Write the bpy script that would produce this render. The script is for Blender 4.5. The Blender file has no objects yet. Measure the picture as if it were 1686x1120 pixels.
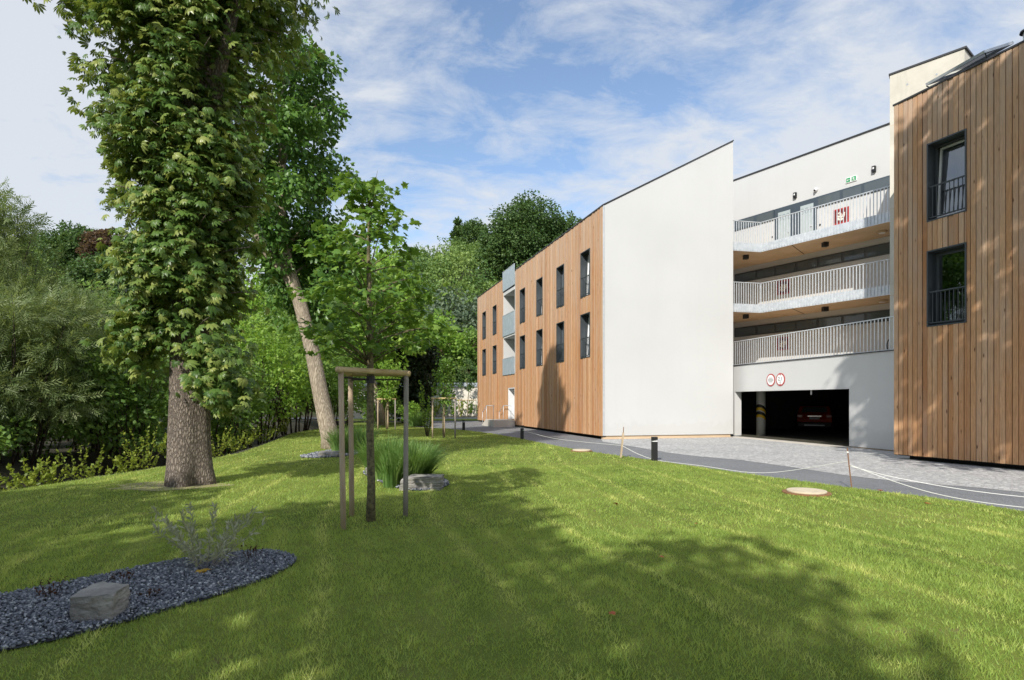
import bpy, math, random
import numpy as np
from mathutils import Vector, Matrix, Quaternion

rng = np.random.default_rng(11)
random.seed(11)
sc = bpy.context.scene
COL = sc.collection
R = math.radians

# ------------------------------------------------------------------ camera
cam = bpy.data.cameras.new('camera')
cam.sensor_width = 36.0
cam.lens = 20.5
cam.shift_y = 0.0599
cam.clip_end = 2000
camo = bpy.data.objects.new('camera', cam)
COL.objects.link(camo)
camo.location = (0, 0, 1.65)
camo.rotation_euler = (R(90), 0, 0)
sc.camera = camo

# ------------------------------------------------------------------ sky and sun
SUN_EL = R(36)
TOSUN = Vector((-0.375 * math.cos(SUN_EL), -0.927 * math.cos(SUN_EL), math.sin(SUN_EL))).normalized()
world = bpy.data.worlds.new('World')
sc.world = world
world.use_nodes = True
wn = world.node_tree
wn.nodes.clear()
def W(t, **k):
    n = wn.nodes.new(t)
    for a, b in k.items():
        setattr(n, a, b)
    return n
wout = W('ShaderNodeOutputWorld')
bg = W('ShaderNodeBackground')
bg.inputs['Strength'].default_value = 0.14
sky = W('ShaderNodeTexSky', sky_type='NISHITA', sun_disc=False)
sky.sun_elevation = SUN_EL
sky.sun_rotation = math.atan2(TOSUN.x, TOSUN.y)
sky.air_density = 1.0
sky.dust_density = 0.6
sky.ozone_density = 1.4
tc = W('ShaderNodeTexCoord')
sep = W('ShaderNodeSeparateXYZ')
wn.links.new(tc.outputs['Generated'], sep.inputs[0])
zz = W('ShaderNodeMath', operation='MAXIMUM'); zz.inputs[1].default_value = 0.0
wn.links.new(sep.outputs['Z'], zz.inputs[0])
za = W('ShaderNodeMath', operation='ADD'); za.inputs[1].default_value = 0.22
wn.links.new(zz.outputs[0], za.inputs[0])
dx = W('ShaderNodeMath', operation='DIVIDE'); dy = W('ShaderNodeMath', operation='DIVIDE')
wn.links.new(sep.outputs['X'], dx.inputs[0]); wn.links.new(za.outputs[0], dx.inputs[1])
wn.links.new(sep.outputs['Y'], dy.inputs[0]); wn.links.new(za.outputs[0], dy.inputs[1])
cmb = W('ShaderNodeCombineXYZ')
wn.links.new(dx.outputs[0], cmb.inputs['X']); wn.links.new(dy.outputs[0], cmb.inputs['Y'])
def wnoise(scale, detail, rough, loc, sca, dist=0.0):
    mp = W('ShaderNodeMapping')
    mp.inputs['Location'].default_value = loc
    mp.inputs['Scale'].default_value = sca
    mp.inputs['Rotation'].default_value = (0, 0, R(-25))
    wn.links.new(cmb.outputs[0], mp.inputs[0])
    n = W('ShaderNodeTexNoise')
    n.inputs['Scale'].default_value = scale
    n.inputs['Detail'].default_value = detail
    n.inputs['Roughness'].default_value = rough
    n.inputs['Distortion'].default_value = dist
    wn.links.new(mp.outputs[0], n.inputs['Vector'])
    return n.outputs[0]
big = wnoise(0.75, 3, 0.5, (11.934, -2.618, 0), (1, 1, 1))
fine = wnoise(4.2, 10, 0.64, (7.604, 3.731, 0), (1.0, 1.5, 1), 0.35)
mixn = W('ShaderNodeMath', operation='MULTIPLY_ADD')
wn.links.new(fine, mixn.inputs[0]); mixn.inputs[1].default_value = 0.85
wn.links.new(big, mixn.inputs[2])
cr = W('ShaderNodeValToRGB')
cr.color_ramp.elements[0].position = 0.74; cr.color_ramp.elements[0].color = (0.02, 0.02, 0.02, 1)
cr.color_ramp.elements[1].position = 1.16; cr.color_ramp.elements[1].color = (0.92, 0.92, 0.92, 1)
hz = W('ShaderNodeMapRange')          # cloud layers overlap towards the horizon
hz.inputs['From Min'].default_value = 0.0; hz.inputs['From Max'].default_value = 0.52
hz.inputs['To Min'].default_value = 0.20; hz.inputs['To Max'].default_value = -0.02
wn.links.new(zz.outputs[0], hz.inputs['Value'])
hadd = W('ShaderNodeMath', operation='ADD')
wn.links.new(mixn.outputs[0], hadd.inputs[0]); wn.links.new(hz.outputs[0], hadd.inputs[1])
hsub = W('ShaderNodeMath', operation='SUBTRACT'); hsub.inputs[1].default_value = 0.01
wn.links.new(hadd.outputs[0], hsub.inputs[0])
wn.links.new(hsub.outputs[0], cr.inputs[0])
mxc = W('ShaderNodeMix', data_type='RGBA')
mxc.inputs['B'].default_value = (3.75, 3.95, 4.25, 1)
wn.links.new(cr.outputs[0], mxc.inputs['Factor'])
wn.links.new(sky.outputs[0], mxc.inputs['A'])
wn.links.new(mxc.outputs['Result'], bg.inputs['Color'])
wn.links.new(bg.outputs[0], wout.inputs[0])

sl = bpy.data.lights.new('sun', 'SUN')
sl.energy = 3.7
sl.angle = R(0.55)
sl.color = (1.0, 0.95, 0.87)
slo = bpy.data.objects.new('sun', sl)
COL.objects.link(slo)
slo.location = (-20, -50, 60)
slo.rotation_euler = TOSUN.to_track_quat('Z', 'Y').to_euler()

sc.view_settings.view_transform = 'Standard'
sc.view_settings.look = 'None'
sc.view_settings.gamma = 1.0
sc.view_settings.exposure = 0.52
sc.render.engine = 'CYCLES'
sc.cycles.max_bounces = 8
sc.cycles.transparent_max_bounces = 12
sc.cycles.use_denoising = True

# ------------------------------------------------------------------ materials
def newmat(name):
    m = bpy.data.materials.new(name)
    m.use_nodes = True
    nt = m.node_tree
    b = nt.nodes['Principled BSDF']
    return m, nt, b
def N(nt, t, **k):
    n = nt.nodes.new(t)
    for a, v in k.items():
        setattr(n, a, v)
    return n
def ramp(nt, src, stops):
    r = N(nt, 'ShaderNodeValToRGB')
    el = r.color_ramp.elements
    while len(el) < len(stops):
        el.new(0.5)
    for e, (p, c) in zip(el, stops):
        e.position = p
        e.color = (c[0], c[1], c[2], 1)
    nt.links.new(src, r.inputs[0])
    return r.outputs[0]
def pos(nt, scale=(1, 1, 1), rot=(0, 0, 0), rnd=False):
    g_ = N(nt, 'ShaderNodeNewGeometry')
    src = g_.outputs['Position']
    if rnd:
        oi = N(nt, 'ShaderNodeObjectInfo')
        ml = N(nt, 'ShaderNodeMath', operation='MULTIPLY'); ml.inputs[1].default_value = 57.0
        nt.links.new(oi.outputs['Random'], ml.inputs[0])
        ad = N(nt, 'ShaderNodeVectorMath', operation='ADD')
        nt.links.new(src, ad.inputs[0]); nt.links.new(ml.outputs[0], ad.inputs[1])
        src = ad.outputs[0]
    mp = N(nt, 'ShaderNodeMapping')
    mp.inputs['Scale'].default_value = scale
    mp.inputs['Rotation'].default_value = rot
    nt.links.new(src, mp.inputs[0])
    return mp.outputs[0]
def noise(nt, vec, scale, detail=4, rough=0.55, dist=0.0):
    n = N(nt, 'ShaderNodeTexNoise')
    n.inputs['Scale'].default_value = scale
    n.inputs['Detail'].default_value = detail
    n.inputs['Roughness'].default_value = rough
    n.inputs['Distortion'].default_value = dist
    nt.links.new(vec, n.inputs['Vector'])
    return n.outputs[0]
def mixc(nt, fac, a, b, mode='MIX'):
    m = N(nt, 'ShaderNodeMix', data_type='RGBA', blend_type=mode)
    for s, v in (('Factor', fac), ('A', a), ('B', b)):
        if isinstance(v, (int, float)):
            m.inputs[s].default_value = v
        elif isinstance(v, tuple):
            m.inputs[s].default_value = (*v, 1)
        else:
            nt.links.new(v, m.inputs[s])
    return m.outputs['Result']
def bump(nt, b, src, strength, dist=0.02):
    bp = N(nt, 'ShaderNodeBump')
    bp.inputs['Strength'].default_value = strength
    bp.inputs['Distance'].default_value = dist
    nt.links.new(src, bp.inputs['Height'])
    nt.links.new(bp.outputs[0], b.inputs['Normal'])
def nmat(name, c1, c2, scale, rough=0.8, bs=0.0, bscale=None, stretch=(1, 1, 1), metal=0.0, detail=5, rnd=False, bd=0.02, lo=0.3, hi=0.7):
    m, nt, b = newmat(name)
    v = pos(nt, stretch, rnd=rnd)
    f = noise(nt, v, scale, detail)
    nt.links.new(ramp(nt, f, [(lo, c1), (hi, c2)]), b.inputs['Base Color'])
    b.inputs['Roughness'].default_value = rough
    b.inputs['Metallic'].default_value = metal
    if bs:
        bump(nt, b, noise(nt, v, bscale or scale * 4, 6), bs, bd)
    return m
def flat(name, c, rough=0.6, metal=0.0, spec=0.5):
    m, nt, b = newmat(name)
    v = pos(nt)
    f = noise(nt, v, 3.0, 4)
    nt.links.new(ramp(nt, f, [(0.3, tuple(x * 0.9 for x in c)), (0.7, c)]), b.inputs['Base Color'])
    b.inputs['Roughness'].default_value = rough
    b.inputs['Metallic'].default_value = metal
    b.inputs['Specular IOR Level'].default_value = spec
    return m

def leafmat(name, dark, mid, light, trans=0.35, rough=0.5, spec=0.35):
    m, nt, b = newmat(name)
    at = N(nt, 'ShaderNodeAttribute', attribute_name='tint')
    col = ramp(nt, at.outputs['Fac'], [(0.0, dark), (0.55, mid), (1.0, light)])
    nt.links.new(col, b.inputs['Base Color'])
    b.inputs['Roughness'].default_value = rough
    b.inputs['Specular IOR Level'].default_value = spec
    tr = N(nt, 'ShaderNodeBsdfTranslucent')
    tcol = mixc(nt, 0.5, col, (light[0] * 1.5, light[1] * 1.5, light[2] * 0.7))
    nt.links.new(tcol, tr.inputs['Color'])
    mx = N(nt, 'ShaderNodeMixShader')
    mx.inputs[0].default_value = trans
    nt.links.new(b.outputs[0], mx.inputs[1]); nt.links.new(tr.outputs[0], mx.inputs[2])
    nt.links.new(mx.outputs[0], nt.nodes['Material Output'].inputs[0])
    return m

def leafmat_obj(name, dark, mid, light, trans=0.35, rough=0.5):
    m, nt, b = newmat(name)
    oi = N(nt, 'ShaderNodeObjectInfo')
    col = ramp(nt, oi.outputs['Random'], [(0.0, dark), (0.55, mid), (1.0, light)])
    nt.links.new(col, b.inputs['Base Color'])
    b.inputs['Roughness'].default_value = rough
    b.inputs['Specular IOR Level'].default_value = 0.35
    tr = N(nt, 'ShaderNodeBsdfTranslucent')
    nt.links.new(mixc(nt, 0.5, col, (light[0] * 1.5, light[1] * 1.5, light[2] * 0.7)), tr.inputs['Color'])
    mx = N(nt, 'ShaderNodeMixShader')
    mx.inputs[0].default_value = trans
    nt.links.new(b.outputs[0], mx.inputs[1]); nt.links.new(tr.outputs[0], mx.inputs[2])
    nt.links.new(mx.outputs[0], nt.nodes['Material Output'].inputs[0])
    return m

def woodmat(name, cols, grey, knots=True):
    m, nt, b = newmat(name)
    oi = N(nt, 'ShaderNodeObjectInfo')
    base = ramp(nt, oi.outputs['Random'], [(i / (len(cols) - 1), c) for i, c in enumerate(cols)])
    v = pos(nt, (9, 9, 0.55), rnd=True)
    gr = noise(nt, v, 6.0, 6, 0.6, 0.3)
    col = mixc(nt, ramp(nt, gr, [(0.35, (0, 0, 0)), (0.7, (0.6, 0.6, 0.6))]), base, tuple(c * 0.55 for c in cols[0]))
    # broad noise patches mixed to grey, greyer towards the top of the wall
    v2 = pos(nt, (1.2, 1.2, 0.35), rnd=True)
    we = noise(nt, v2, 1.1, 4)
    gg = N(nt, 'ShaderNodeNewGeometry'); sp = N(nt, 'ShaderNodeSeparateXYZ')
    nt.links.new(gg.outputs['Position'], sp.inputs[0])
    mr = N(nt, 'ShaderNodeMapRange')
    mr.inputs['From Min'].default_value = 2.0; mr.inputs['From Max'].default_value = 12.0
    mr.inputs['To Min'].default_value = -0.08; mr.inputs['To Max'].default_value = 0.22
    nt.links.new(sp.outputs['Z'], mr.inputs['Value'])
    ad = N(nt, 'ShaderNodeMath', operation='ADD')
    nt.links.new(we, ad.inputs[0]); nt.links.new(mr.outputs[0], ad.inputs[1])
    col = mixc(nt, ramp(nt, ad.outputs[0], [(0.4, (0, 0, 0)), (0.8, (0.65, 0.65, 0.65))]), col, grey)
    if knots:
        v3 = pos(nt, (5.5, 5.5, 1.5), rnd=True)
        vo = N(nt, 'ShaderNodeTexVoronoi')
        vo.inputs['Scale'].default_value = 1.0
        nt.links.new(v3, vo.inputs['Vector'])
        k = ramp(nt, vo.outputs['Distance'], [(0.035, (1, 1, 1)), (0.11, (0, 0, 0))])
        col = mixc(nt, k, col, (0.10, 0.045, 0.02))
    nt.links.new(col, b.inputs['Base Color'])
    b.inputs['Roughness'].default_value = 0.75
    b.inputs['Specular IOR Level'].default_value = 0.25
    bump(nt, b, gr, 0.35, 0.006)
    return m

m_larch = woodmat('larch_boards', [(0.46, 0.22, 0.098), (0.65, 0.38, 0.20), (0.55, 0.285, 0.13), (0.70, 0.45, 0.265)], (0.50, 0.41, 0.33))
m_dark = flat('dark_membrane', (0.012, 0.012, 0.013), 0.9)
m_render = nmat('white_render', (0.53, 0.535, 0.53), (0.565, 0.57, 0.565), 0.35, 0.9, 0.10, 60, bd=0.004)
def _streaks(m):
    nt = m.node_tree; b = nt.nodes['Principled BSDF']; src = b.inputs['Base Color'].links[0].from_socket
    st = noise(nt, pos(nt, (1.6, 1.6, 0.10)), 2.2, 6, 0.6)
    c = mixc(nt, ramp(nt, st, [(0.52, (0, 0, 0)), (0.80, (0.10, 0.10, 0.10))]), src, (0.44, 0.43, 0.41))
    gg = N(nt, 'ShaderNodeNewGeometry'); sp = N(nt, 'ShaderNodeSeparateXYZ'); nt.links.new(gg.outputs['Position'], sp.inputs[0])
    sn = noise(nt, pos(nt), 3.5, 5)
    ad = N(nt, 'ShaderNodeMath', operation='MULTIPLY_ADD'); nt.links.new(sn, ad.inputs[0]); ad.inputs[1].default_value = -1.1; nt.links.new(sp.outputs['Z'], ad.inputs[2])
    c = mixc(nt, ramp(nt, ad.outputs[0], [(0.0, (0.16, 0.16, 0.16)), (0.25, (0, 0, 0))]), c, (0.40, 0.38, 0.34))   # mud splashed up from the paving
    nt.links.new(c, b.inputs['Base Color'])
_streaks(m_render)
m_conc = None
def concmat():
    m, nt, b = newmat('board_marked_concrete')
    v = pos(nt)
    f = noise(nt, v, 1.2, 7, 0.65)
    c = ramp(nt, f, [(0.3, (0.52, 0.49, 0.42)), (0.7, (0.66, 0.63, 0.55))])
    v2 = pos(nt, (1, 1, 0.12))
    st = noise(nt, v2, 5.0, 4)
    c = mixc(nt, ramp(nt, st, [(0.55, (0, 0, 0)), (0.75, (0.35, 0.35, 0.35))]), c, (0.36, 0.34, 0.30))
    nt.links.new(c, b.inputs['Base Color'])
    b.inputs['Roughness'].default_value = 0.9
    bump(nt, b, noise(nt, v, 30, 5), 0.15, 0.01)
    return m
m_conc = concmat()
m_soffit = nmat('tan_soffit_concrete', (0.52, 0.38, 0.24), (0.66, 0.50, 0.34), 0.9, 0.85, 0.05, 20, stretch=(1, 1, 1))
m_galv = nmat('galvanised_steel', (0.52, 0.56, 0.60), (0.68, 0.71, 0.74), 6, 0.45, metal=0.35)
m_anth = flat('anthracite_metal', (0.055, 0.065, 0.073), 0.4, 0.0)
m_slate = flat('slate_blue_frame', (0.055, 0.075, 0.095), 0.45)
m_black = flat('black_paint', (0.012, 0.012, 0.014), 0.45)
m_flash = flat('dark_flashing', (0.05, 0.05, 0.055), 0.5, 0.3)
m_white = flat('white_frame', (0.78, 0.78, 0.78), 0.4)
m_door = flat('pale_grey_door', (0.42, 0.48, 0.49), 0.5)
m_curtain = flat('curtain_cloth', (0.45, 0.45, 0.47), 0.9)
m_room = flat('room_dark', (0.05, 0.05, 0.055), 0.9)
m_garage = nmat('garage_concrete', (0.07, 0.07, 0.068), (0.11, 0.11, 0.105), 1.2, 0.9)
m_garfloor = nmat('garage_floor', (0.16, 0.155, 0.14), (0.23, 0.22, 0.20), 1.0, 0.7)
m_pillar = flat('grey_white_paint', (0.62, 0.62, 0.58), 0.6)
m_yellow = flat('yellow_band', (0.75, 0.48, 0.02), 0.5)
m_red = flat('sign_red', (0.42, 0.035, 0.03), 0.5)
m_signwhite = flat('sign_white', (0.82, 0.82, 0.82), 0.45)
m_ink = flat('sign_ink', (0.10, 0.11, 0.11), 0.6)
m_greyink = flat('door_number_grey', (0.27, 0.32, 0.34), 0.6)
m_darkred = flat('graphic_dark_red', (0.16, 0.015, 0.012), 0.6)
m_cream = flat('graphic_cream', (0.75, 0.68, 0.58), 0.6)
m_green = flat('exit_green', (0.03, 0.32, 0.12), 0.5)
m_carred = flat('car_paint_red', (0.55, 0.05, 0.015), 0.25)
m_carred.node_tree.nodes['Principled BSDF'].inputs['Coat Weight'].default_value = 0.6
m_tyre = flat('tyre_rubber', (0.015, 0.015, 0.015), 0.9)
m_chrome = flat('chrome', (0.7, 0.7, 0.72), 0.15, 1.0)
m_lamp = flat('tail_lamp_red', (0.35, 0.02, 0.015), 0.15)
m_stakes = nmat('stake_wood', (0.36, 0.27, 0.18), (0.52, 0.41, 0.29), 5, 0.85, 0.4, 30, stretch=(3, 3, 0.4), rnd=True)
m_rail_bar = nmat('peeled_pole_wood', (0.50, 0.36, 0.18), (0.66, 0.50, 0.29), 5, 0.8, 0.3, 30)
m_greystake = nmat('weathered_stake_wood', (0.23, 0.21, 0.19), (0.36, 0.32, 0.28), 6, 0.85, 0.4, 40, stretch=(3, 3, 0.4))
m_string = flat('white_cord', (0.78, 0.78, 0.74), 0.7)
m_rust = flat('rusty_bar', (0.22, 0.12, 0.07), 0.85)
m_coping = flat('grey_coping', (0.34, 0.38, 0.42), 0.6)
m_gwall = nmat('cream_garden_wall', (0.60, 0.55, 0.47), (0.72, 0.68, 0.60), 1.2, 0.9)
m_step = nmat('pale_step_concrete', (0.50, 0.46, 0.40), (0.62, 0.58, 0.51), 2.0, 0.85)

def glassmat():
    m, nt, b = newmat('window_glass')
    tr = N(nt, 'ShaderNodeBsdfTransparent'); tr.inputs[0].default_value = (0.62, 0.66, 0.66, 1)
    gl = N(nt, 'ShaderNodeBsdfGlossy'); gl.inputs['Roughness'].default_value = 0.02
    gl.inputs['Color'].default_value = (0.85, 0.9, 0.95, 1)
    fr = N(nt, 'ShaderNodeFresnel'); fr.inputs['IOR'].default_value = 1.75
    a = N(nt, 'ShaderNodeMath', operation='ADD'); a.inputs[1].default_value = 0.14
    nt.links.new(fr.outputs[0], a.inputs[0])
    mx = N(nt, 'ShaderNodeMixShader')
    nt.links.new(a.outputs[0], mx.inputs[0])
    nt.links.new(tr.outputs[0], mx.inputs[1]); nt.links.new(gl.outputs[0], mx.inputs[2])
    nt.links.new(mx.outputs[0], nt.nodes['Material Output'].inputs[0])
    return m
m_glass = glassmat()
def perfmat():
    m, nt, b = newmat('perforated_sheet')
    v = pos(nt, (1, 1, 1))
    f = noise(nt, v, 4.0, 3)
    nt.links.new(ramp(nt, f, [(0.3, (0.36, 0.43, 0.48)), (0.7, (0.46, 0.53, 0.58))]), b.inputs['Base Color'])
    b.inputs['Roughness'].default_value = 0.5
    b.inputs['Metallic'].default_value = 0.2
    return m
m_perf = perfmat()

def lawnmat(name, sub):
    m, nt, b = newmat(name)
    v = pos(nt)
    f = noise(nt, v, 0.55, 5, 0.6)
    c = ramp(nt, f, [(0.3, (0.12, 0.17, 0.03)), (0.5, (0.19, 0.24, 0.05)), (0.72, (0.28, 0.31, 0.08))])
    v2 = pos(nt, (1.0, 0.22, 1.0), (0, 0, R(22)))
    wv = noise(nt, v2, 2.6, 3, 0.5)
    c = mixc(nt, ramp(nt, wv, [(0.45, (0, 0, 0)), (0.7, (0.5, 0.5, 0.5))]), c, (0.30, 0.33, 0.09))
    n3 = noise(nt, v, 60, 4, 0.7)
    c = mixc(nt, 0.8, c, ramp(nt, n3, [(0.3, (0.45, 0.48, 0.4)), (0.75, (1.25, 1.22, 1.15))]), 'MULTIPLY')
    bare = noise(nt, v, 2.3, 6, 0.65)
    c = mixc(nt, ramp(nt, bare, [(0.60, (0, 0, 0)), (0.72, (0.75, 0.75, 0.75))]), c, (0.20, 0.15, 0.08))
    nt.links.new(c, b.inputs['Base Color'])
    b.inputs['Roughness'].default_value = 0.95
    b.inputs['Specular IOR Level'].default_value = 0.1
    bump(nt, b, n3, 0.8, 0.02)
    return m
m_lawn = lawnmat('lawn_turf', 0)
m_bare = nmat('dry_bare_soil', (0.24, 0.22, 0.10), (0.36, 0.32, 0.17), 5, 1.0, 0.5, 40)
m_earth = nmat('dark_bank_earth', (0.025, 0.022, 0.014), (0.055, 0.05, 0.03), 1.4, 1.0, 0.6, 12)
m_water = flat('stream_water', (0.012, 0.014, 0.010), 0.12)
def pathmat(name, c1, c2, sc_, cell, grout):
    m, nt, b = newmat(name)
    v = pos(nt)
    f = noise(nt, v, 0.6, 5)
    c = ramp(nt, f, [(0.3, c1), (0.7, c2)])
    vo = N(nt, 'ShaderNodeTexVoronoi'); vo.feature = 'DISTANCE_TO_EDGE'
    vo.inputs['Scale'].default_value = cell
    nt.links.new(v, vo.inputs['Vector'])
    k = ramp(nt, vo.outputs['Distance'], [(0.0, (0, 0, 0)), (0.12, (1, 1, 1))])
    vc = N(nt, 'ShaderNodeTexVoronoi'); vc.inputs['Scale'].default_value = cell
    nt.links.new(v, vc.inputs['Vector'])
    bw = N(nt, 'ShaderNodeRGBToBW'); nt.links.new(vc.outputs['Color'], bw.inputs[0])
    c = mixc(nt, 0.75, c, ramp(nt, bw.outputs[0], [(0.2, (0.62, 0.62, 0.63)), (0.8, (1.2, 1.2, 1.18))]), 'MULTIPLY')
    c = mixc(nt, k, grout, c)
    nt.links.new(c, b.inputs['Base Color'])
    b.inputs['Roughness'].default_value = 0.85
    bump(nt, b, k, 0.5, 0.012)
    return m
m_path = pathmat('chip_path', (0.21, 0.22, 0.235), (0.27, 0.28, 0.295), 1, 55, (0.14, 0.145, 0.15))
m_cobble = pathmat('granite_setts', (0.42, 0.42, 0.42), (0.53, 0.525, 0.52), 1, 11, (0.28, 0.28, 0.275))
m_gravelbase = nmat('gravel_bed_base', (0.04, 0.045, 0.055), (0.09, 0.10, 0.115), 40, 0.9, 0.6, 60)
m_chip = None
def chipmat():
    m, nt, b = newmat('slate_chips')
    at = N(nt, 'ShaderNodeAttribute', attribute_name='tint')
    nt.links.new(ramp(nt, at.outputs['Fac'], [(0, (0.10, 0.11, 0.135)), (0.7, (0.27, 0.285, 0.32)), (1, (0.55, 0.56, 0.57))]), b.inputs['Base Color'])
    b.inputs['Roughness'].default_value = 0.6
    return m
m_chip = chipmat()
m_rock = nmat('field_stone', (0.13, 0.125, 0.12), (0.36, 0.34, 0.31), 3.5, 0.9, 0.7, 14, stretch=(1, 1, 2.2), bd=0.03)
m_manhole = nmat('concrete_lid', (0.52, 0.44, 0.31), (0.64, 0.56, 0.42), 6, 0.9)
m_soil = nmat('red_soil', (0.19, 0.09, 0.04), (0.30, 0.16, 0.07), 12, 1.0, 0.5, 40)
def barkmat(name, c1, c2, sx=9, sz=2.2, st=1.0):
    m, nt, b = newmat(name)
    v = pos(nt, (sx, sx, sz))
    vo = N(nt, 'ShaderNodeTexVoronoi'); vo.feature = 'DISTANCE_TO_EDGE'
    vo.inputs['Scale'].default_value = 1.0
    nz = N(nt, 'ShaderNodeTexNoise'); nz.inputs['Scale'].default_value = 1.7; nz.inputs['Detail'].default_value = 4
    nt.links.new(v, nz.inputs['Vector'])
    ad = N(nt, 'ShaderNodeVectorMath', operation='ADD')
    nt.links.new(v, ad.inputs[0]); nt.links.new(nz.outputs['Color'], ad.inputs[1])
    nt.links.new(ad.outputs[0], vo.inputs['Vector'])
    e = ramp(nt, vo.outputs['Distance'], [(0.0, (0, 0, 0)), (0.28, (1, 1, 1))])
    f = noise(nt, v, 1.3, 6, 0.65)
    c = ramp(nt, f, [(0.3, c1), (0.7, c2)])
    c = mixc(nt, e, tuple(x * 0.6 for x in c1), c)
    bare = noise(nt, v, 2.3, 6, 0.65)
    c = mixc(nt, ramp(nt, bare, [(0.60, (0, 0, 0)), (0.72, (0.75, 0.75, 0.75))]), c, (0.20, 0.15, 0.08))
    nt.links.new(c, b.inputs['Base Color'])
    b.inputs['Roughness'].default_value = 0.95
    b.inputs['Specular IOR Level'].default_value = 0.15
    hs = N(nt, 'ShaderNodeMath', operation='ADD')
    nt.links.new(e, hs.inputs[0]); nt.links.new(f, hs.inputs[1])
    bump(nt, b, hs.outputs[0], st, 0.035)
    return m
m_bark = barkmat('chestnut_bark', (0.20, 0.165, 0.135), (0.40, 0.34, 0.28), 24, 8, 0.8)
m_bark_pale = barkmat('pale_furrowed_bark', (0.40, 0.33, 0.25), (0.64, 0.55, 0.43), 30, 3.5, 0.6)
m_bark_dark = barkmat('dark_bark', (0.07, 0.055, 0.04), (0.15, 0.12, 0.09), 14, 4)
m_lichen = nmat('lichen_bark', (0.05, 0.042, 0.03), (0.23, 0.20, 0.10), 22, 0.95, 0.6, 40)

LF = {
 'chestnut': ((0.050, 0.108, 0.022), (0.120, 0.205, 0.046), (0.310, 0.350, 0.095)),
 'ash': ((0.042, 0.103, 0.022), (0.093, 0.196, 0.042), (0.178, 0.306, 0.066)),
 'maple': ((0.056, 0.130, 0.021), (0.120, 0.228, 0.039), (0.228, 0.347, 0.064)),
 'willow': ((0.062, 0.102, 0.034), (0.135, 0.195, 0.068), (0.290, 0.335, 0.150)),
 'shrub': ((0.061, 0.126, 0.024), (0.142, 0.254, 0.049), (0.263, 0.385, 0.092)),
 'bright': ((0.090, 0.190, 0.024), (0.190, 0.340, 0.048), (0.340, 0.481, 0.090)),
 'yew': ((0.008, 0.019, 0.008), (0.017, 0.034, 0.013), (0.036, 0.060, 0.022)),
 'pine': ((0.061, 0.106, 0.065), (0.112, 0.167, 0.102), (0.194, 0.245, 0.154)),
 'wood': ((0.068, 0.138, 0.036), (0.158, 0.252, 0.064), (0.273, 0.373, 0.097)),
 'oak': ((0.035, 0.078, 0.024), (0.073, 0.138, 0.039), (0.130, 0.205, 0.057)),
 'bank': ((0.110, 0.173, 0.022), (0.206, 0.275, 0.033), (0.357, 0.399, 0.062)),
 'grass': ((0.070, 0.150, 0.035), (0.140, 0.263, 0.063), (0.263, 0.378, 0.123)),
 'silver': ((0.182, 0.210, 0.140), (0.336, 0.350, 0.252), (0.560, 0.560, 0.434)),
 'dry': ((0.035, 0.018, 0.012), (0.07, 0.03, 0.018), (0.13, 0.05, 0.025)),
 'brown': ((0.08, 0.055, 0.035), (0.13, 0.085, 0.055), (0.19, 0.13, 0.09)),
 'turf': ((0.110, 0.225, 0.045), (0.320, 0.445, 0.105), (0.76, 0.76, 0.27)),
}
LM = {k: leafmat('leaf_' + k, *v, trans=0.28 if k in ('yew', 'oak', 'pine', 'wood', 'chestnut', 'ash') else 0.4, rough=0.36 if k in ('chestnut', 'ash', 'maple') else 0.5, spec=0.25 if k == 'chestnut' else 0.35) for k, v in LF.items()}
LMO = {k: leafmat_obj('single_leaf_' + k, *LF[k], trans=0.3, rough=0.36) for k in ('chestnut', 'maple')}

# ------------------------------------------------------------------ helpers
def tag(o, label=None, cat=None, group=None, kind=None):
    if label: o['label'] = label
    if cat: o['category'] = cat
    if group: o['group'] = group
    if kind: o['kind'] = kind
    return o
def empty(name, loc, label=None, cat=None, group=None):
    o = bpy.data.objects.new(name, None)
    o.empty_display_size = 0.2
    COL.objects.link(o)
    o.location = loc
    return tag(o, label, cat, group)
def org(o):
    p = Vector((0, 0, 0))
    while o is not None:
        p = p + o.location
        o = o.parent
    return p
def link(name, me, parent=None):
    o = bpy.data.objects.new(name, me)
    COL.objects.link(o)
    if parent is not None:
        o.parent = parent
    return o

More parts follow.
